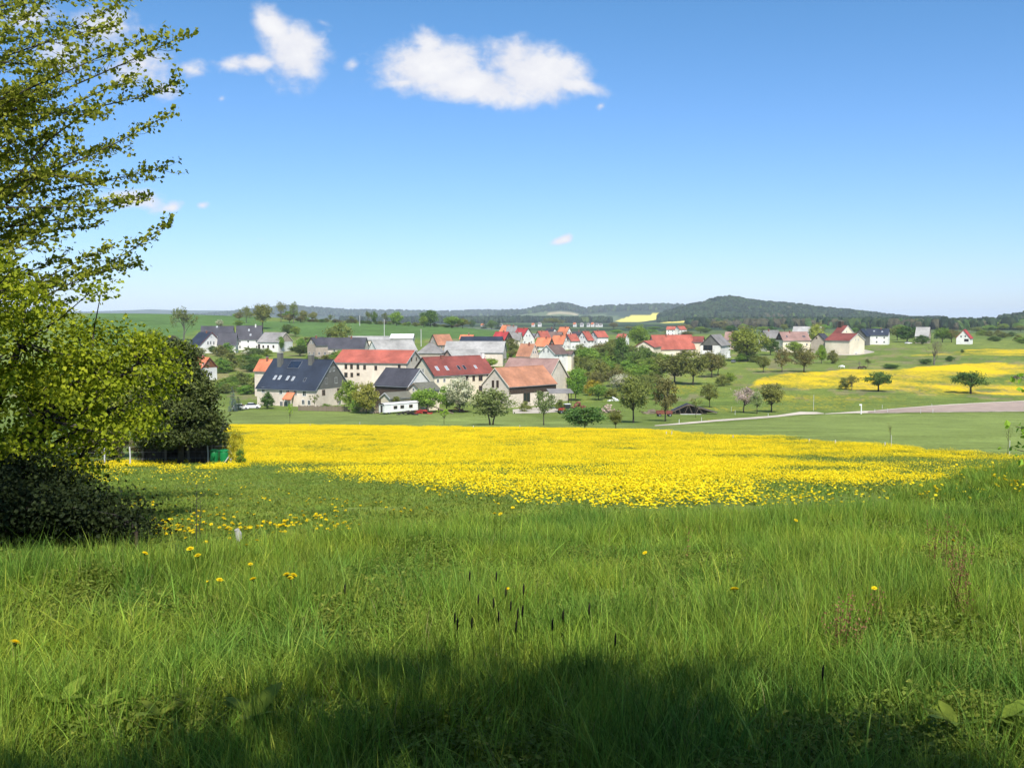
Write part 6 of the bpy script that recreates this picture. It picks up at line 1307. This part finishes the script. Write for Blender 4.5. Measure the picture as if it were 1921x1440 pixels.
# pale stakes along the track and the field edge
SG = 'pale stakes along the track and field'
for k, (px, pb, ht_) in enumerate([(1274,796,10),(1316,791,9),(1379,778,9),(1372,772,9),(1441,783,8),(1526,770,30),(1641,774,7),(1665,774,8),(1727,775,8),(1750,774,7),(1748,764,7),(1655,766,7),(1250,816,7),(1260,817,9),(1375,822,6),(1567,832,7),(1660,837,8),(975,803,6),(888,804,6),(675,797,6),(582,800,5),(1518,829,6)]):
    x, y, z = at(px, pb); hgt = ht_*y/F_PX; b = MB(); b.tube([(0,0,-.15),(.01,0,hgt)], [.05,.04], 6)
    o_ = b.build('stake', M['trim'] if k % 3 else M['whitepaint'], None, loc=(x, y, z))
    tag(o_, ['leftmost pale stake where the gravel track begins','second pale stake along the start of the track','pale stake below the pink blossom tree','pale stake just left of the pink blossom tree','pale stake before the dense olive tree by the track','tall thin pale rod on the meadow below the upper yellow field','pale stake just right of the white marker post','second pale stake right of the white marker post','white stake at the lower edge of the ploughed strip','pale stake right of the white stake at the ploughed strip','pale stake on the upper edge of the ploughed strip','pale stake above the dirt road near the marker post','left of two close stakes at the yellow field edge','right of two close stakes at the yellow field edge','small stake at the yellow field edge right of the close pair','low grey stake at the yellow field edge far right','pale stake at the foot of the thin staked sapling','small stake beside the slender fruit tree','small stake left of the twin-trunked apple tree','small stake on the lawn before the board fence','tiny stake on the lawn below the slate gable','low stake on the field edge between the close pair and the sapling'][k], 'stake', SG)
# young trees on stakes at the field edge, right
def staked(px, pb, top, label, kind='sapling'):
    x, y, z = at(px, pb); s = y/F_PX; g = np.random.default_rng(int(px)); H = (pb - top)*s; e = empty('young_tree', (x, y, z)); tag(e, label, 'tree')
    b = MB(); b.tube([(0,0,-.1),(.02,0,H*.5),(.0,0,H)], [.016,.012,.004], 6); b.build('trunk', BARK, e)
    b = MB(); tips = []
    for k in range(12):
        z0_ = H*g.uniform(.5, .9); a = g.uniform(0, 6.28); q = np.array([math.cos(a)*.22, math.sin(a)*.15, .45])*H*g.uniform(.25, .5); b.tube([(0,0,z0_),tuple(np.array([0,0,z0_])+q)], [.006,.003], 4, cap=False); tips.append(np.array([0,0,z0_])+q)
    b.build('branches', BARK, e)['kind'] = 'stuff'
    C = np.repeat(np.array(tips), 9, 0) + g.normal(0, .09*H*.5, (len(tips)*9, 3)); V, F = leaves_np(C, None, .055*max(H*.5, .8), g); link('crown', np_mesh('crown', V, F, False, {'tint': ('FLOAT', np.repeat(g.uniform(0, 1, len(C)), 4).astype(np.float32))}), LM['olive'], e)
    b = MB(); b.tube([(.12,0,-.1),(.12,0,H*.55)], .02, 5); b.build('stake', M['trim'], e)
staked(1669, 840, 796, 'thin staked sapling at the far edge of the yellow field'); staked(1890, 856, 800, 'sapling in a white tree guard at the right edge of the yellow field')
# twig with fresh leaves reaching in at the right edge
x, y, z = at(1990, 1010); g = np.random.default_rng(12); e = empty('sapling', (x, y, z)); tag(e, 'young leafy sapling reaching in at the right edge', 'tree')
a, bb = pray(1905, 800); T_ = np.array([y*a, y, y*bb]) - np.array([x, y, z]); a, bb = pray(1915, 705); T2 = np.array([y*a, y, y*bb]) - np.array([x, y, z])
b = MB(); b.tube([(0,0,-.1),(.05,0,T2[2]*.5),(.1,0,T2[2]*1.15)], [.03,.022,.008], 6); b.build('trunk', BARK, e)
b = MB(); C = []
for tip, zs in ((T_, .55), (T2, .75), (T_ + np.array([.05,.1,-.25]), .4), (T_*.9 + np.array([.2,.2,.3]), .6)):
    s0 = np.array([.06, 0, T2[2]*zs]); b.tube([tuple(s0), tuple((s0+tip)/2 + np.array([0,0,.06])), tuple(tip)], [.010,.007,.003], 4, cap=False); u = np.linspace(.35, 1, 14)[:, None]; C.append(np.repeat(s0 + (tip - s0)*u, 3, 0) + g.normal(0, .05, (42, 3)))
b.build('branches', BARK, e)['kind'] = 'stuff'; C = np.concatenate(C); V, F = leaves_np(C, None, .075, g); link('crown', np_mesh('crown', V, F, False, {'tint': ('FLOAT', np.repeat(g.uniform(0, 1, len(C)), 4).astype(np.float32))}), LM['bright'], e)
# grazing cows
def cow(px, py, rotd, m_, label):
    x, y, z = at(px, py); me = bpy.data.meshes.new('cow')
    vs_ = [(0,0,1.0,.36),(.55,0,1.02,.33),(-.6,0,1.0,.37),(.95,0,1.05,.20),(1.35,0,.75,.15),(1.55,0,.45,.10),(.6,.22,.55,.11),(.6,.22,.05,.07),(.6,-.22,.55,.11),(.66,-.22,.05,.07),(-.75,.22,.6,.13),(-.82,.22,.32,.08),(-.75,.22,.05,.07),(-.75,-.22,.6,.13),(-.82,-.22,.32,.08),(-.72,-.22,.05,.07),(-1.0,0,1.05,.08),(-1.08,0,.5,.04)]
    ed = [(0,1),(0,2),(1,3),(3,4),(4,5),(1,6),(6,7),(1,8),(8,9),(2,10),(10,11),(11,12),(2,13),(13,14),(14,15),(2,16),(16,17)]
    me.from_pydata([v_[:3] for v_ in vs_], ed, []); o_ = link('cow', me, M[m_], None, (x, y, z), R(rotd)); md = o_.modifiers.new('skin', 'SKIN'); sv = me.skin_vertices[0].data
    for i, v_ in enumerate(vs_): sv[i].radius = (v_[3], v_[3]*(1.15 if i < 3 else 1)); sv[i].use_root = i == 0
    ss = o_.modifiers.new('sub', 'SUBSURF'); ss.levels = ss.render_levels = 1; tag(o_, label, 'cow', 'grazing cattle')
cow(1580, 691, 160, 'whitepaint', 'white cow grazing above the upper yellow field'); cow(1613, 693, 20, 'timber', 'dark cow grazing at the top edge of the upper yellow field'); cow(1621, 692.5, 190, 'timber', 'second dark cow beside the first at the field edge'); cow(1905, 712, 10, 'timber', 'dark cow at the right end of the upper yellow field')
# old stub, stake and thin saplings at the tall grass edge
x, y, z = at(447, 1022); b = MB(); b.tube([(0,0,-.1),(.01,0,.05),(0,.01,.115),(-.015,0,.16)], [.032,.030,.034,.024], 8); tag(b.build('post_stub', M['concrete'], None, loc=(x, y, z)), 'short weathered grey post stub at the grass edge', 'post')
x, y, z = at(257, 1036); b = MB(); b.tube([(0,0,-.1),(0,0,.2)], [.018,.016], 6); tag(b.build('wooden_stake', M['timber'], None, loc=(x, y, z)), 'thin dark wooden stake at the edge of the tree shade', 'stake')
for px, pb, top, lab in ((368,1032,905,'thin bare sapling rising from the grass edge'), (374,1034,935,'second thinner twig beside the bare sapling')):
    x, y, z = at(px, pb); H = (pb - top)*y/F_PX; g = np.random.default_rng(px); e = empty('bare_sapling', (x, y, z)); tag(e, lab, 'sapling')
    b = MB(); b.tube([(0,0,-.05),(.01,0,H*.5),(.02,0,H)], [.005,.0035,.0015], 5); b.build('stem', GB, e)
    for k in range(9):
        z0_ = H*g.uniform(.3, .95); a = g.uniform(0, 6.28); b = MB(); b.tube([(.01,0,z0_),(.01+math.cos(a)*.10,math.sin(a)*.1,z0_+.07)], [.0018,.001], 4); b.build('twig', GB, e)
# ---- dark seed spikes, sorrel and broad leaves in the tall grass
for k, (px, py) in enumerate([(647,1113),(881,1088),(897,1134),(926,1140),(931,1089),(949,1117),(958,1145),(982,1114),(980,1155),(935,1165),(971,1160),(853,1168),(858,1180),(885,1178),(1056,1164),(1036,1183),(1105,1152),(968,1186),(1154,1210),(1543,1272)]):
    dx, dz = pray(px, py); st = random.uniform(.36, .46); ds = np.linspace(2.5, 14, 900); gap = ds*dz - height(ds*dx, ds) - st; d = ds[int(np.argmax(gap <= 0))]; x, y = d*dx, d; gz_ = hz(x, y)
    e = empty('grass_spike', (x, y, gz_)); tag(e, 'slender grass stalk with a dark seed spike in the tall grass', 'grass stalk', 'dark seed spikes'); b = MB(); b.tube([(0,0,0),(.01,.01,st*.5),(0,0,st)], [.0016,.0014,.0012], 4); me = b.mesh('stem'); me.attributes.new('tint','FLOAT','POINT'); link('stem', me, LM['dock'], e)
    b = MB(); b.tube([(0,0,st-.004),(0,0,st+.012),(.001,0,st+.04),(.003,0,st+.055)], [.002,.0048,.0045,.001], 7); me = b.mesh('seed_head', True); me.attributes.new('tint','FLOAT','POINT'); link('seed_head', me, LM['spike'], e)
def sorrel(px, py, st, n_, label):
    dx, dz = pray(px, py); ds = np.linspace(2.5, 16, 900); gap = ds*dz - height(ds*dx, ds) - st; d = ds[int(np.argmax(gap <= 0))]; x, y = d*dx, d; gz_ = hz(x, y); g = np.random.default_rng(int(px*7+py))
    e = empty('sorrel_plant', (x, y, gz_)); tag(e, label, 'plant'); b = MB(); C = []
    for k in range(n_):
        a = g.uniform(0, 6.28); L = st*g.uniform(.7, 1.05); tip = np.array([math.cos(a)*.09*g.uniform(.2,1), math.sin(a)*.09, L]); b.tube([(0,0,0),tuple(tip*.5),tuple(tip)], [.002,.0016,.0008], 4, cap=False); u = g.uniform(.40, 1.05, 38)[:, None]; C.append(tip*u + g.normal(0, .014, (38, 3)))
    me = b.mesh('stems'); me.attributes.new('tint','FLOAT','POINT'); link('stems', me, LM['sorrel'], e)['kind'] = 'stuff'
    C = np.concatenate(C); V, F = leaves_np(C, None, .012, g); link('seeds', np_mesh('seeds', V, F, False, {'tint': ('FLOAT', np.repeat(g.uniform(0, 1, len(C)), 4).astype(np.float32))}), LM['sorrel'], e)['kind'] = 'stuff'
for px, py, st, n_, lab in ((1776,965,.62,5,'tallest reddish sorrel plant at the right'), (1808,990,.58,5,'reddish sorrel right of the tallest one'), (1790,1030,.52,7,'bushy reddish sorrel at the foot of the tallest ones'), (1752,985,.5,3,'slim reddish sorrel left of the tallest one'), (1815,1080,.4,5,'low reddish sorrel at far right'), (1580,1125,.40,5,'lower reddish sorrel left of the small dandelion'), (1600,1140,.36,4,'small reddish sorrel beside the lower one'), (1662,1095,.4,3,'thin reddish sorrel stalk right of the small dandelion'), (1287,985,.42,1,'thin reddish sorrel stalk near the middle'), (1560,1130,.38,3,'leftmost low reddish sorrel in the right-hand grass')): sorrel(px, py, st, n_, lab)
def dock(px, py, size, n_, label):
    x, y, z = at(px, py); g = np.random.default_rng(int(px)); e = empty('dock_plant', (x, y, z)); tag(e, label, 'plant')
    b = MB(); b.tube([(0,0,-.02),(.004,0,.08),(0,0,.155)], [.006,.005,.004], 5); me = b.mesh('stalk'); me.attributes.new('tint','FLOAT','POINT'); link('stalk', me, LM['dock'], e)
    for k in range(n_):
        a = g.uniform(0, 6.28); L = size*.42*g.uniform(.7, 1.2); W_ = L*.42; el = g.uniform(.35, .95); V = []; F = []
        for i in range(6):
            u = i/5; w = W_/2*math.sin(math.pi*min(u*.92+.06, 1))**.8; r_ = L*u*math.cos(el*(1-.75*u)); h_ = .15 + L*math.sin(el)*(u - .42*u*u)
            for s in (-1, 0, 1): V.append((r_*math.cos(a) - s*w*math.sin(a), r_*math.sin(a) + s*w*math.cos(a), h_ + (.10*w if s else 0) + g.normal(0, .003)))
        for i in range(5):
            for s in (0, 1): q = i*3+s; F.append((q, q+1, q+4, q+3))
        me = np_mesh('leaf', np.array(V), np.array(F), True, {'tint': ('FLOAT', np.full(len(V), g.uniform(.2, .9), np.float32))}); link('leaf', me, LM['dock'], e)
for px, py, s_, n_, lab in ((120,1380,.36,5,'broad-leaved dock plant at the lower left'), (195,1392,.32,5,'second broad-leaved dock right of the first at lower left'), (480,1410,.40,6,'large dock plant in the deep shade'), (300,1405,.32,5,'dock plant between the lower left ones and the shade'), (1880,1415,.34,6,'broad-leaved dock plant at the lower right corner'), (1790,1430,.30,5,'small dock plant left of the corner one'), (1480,1230,.20,5,'dock plant low in the right-hand grass'), (1350,1150,.16,5,'small leafy dock below the bright right-hand dandelion')): dock(px, py, s_, n_, lab)
# ------------------------------------------------------------------ the air
hm, t, o = new_mat('haze_air')
pv = nd(t, 'ShaderNodeVolumePrincipled', {'Color': (.78, .89, 1., 1), 'Density': 6.6e-5, 'Anisotropy': -.35}); t.links.new(pv.outputs[0], o.inputs['Volume'])
zlo = float(gzz.min()) - 1.5
b = MB(); b.box((-29500, -29500, zlo), (29500, 29500, 110)); tag(b.build('haze', hm), 'pale blue haze filling the air over the valley', 'haze', kind='stuff')
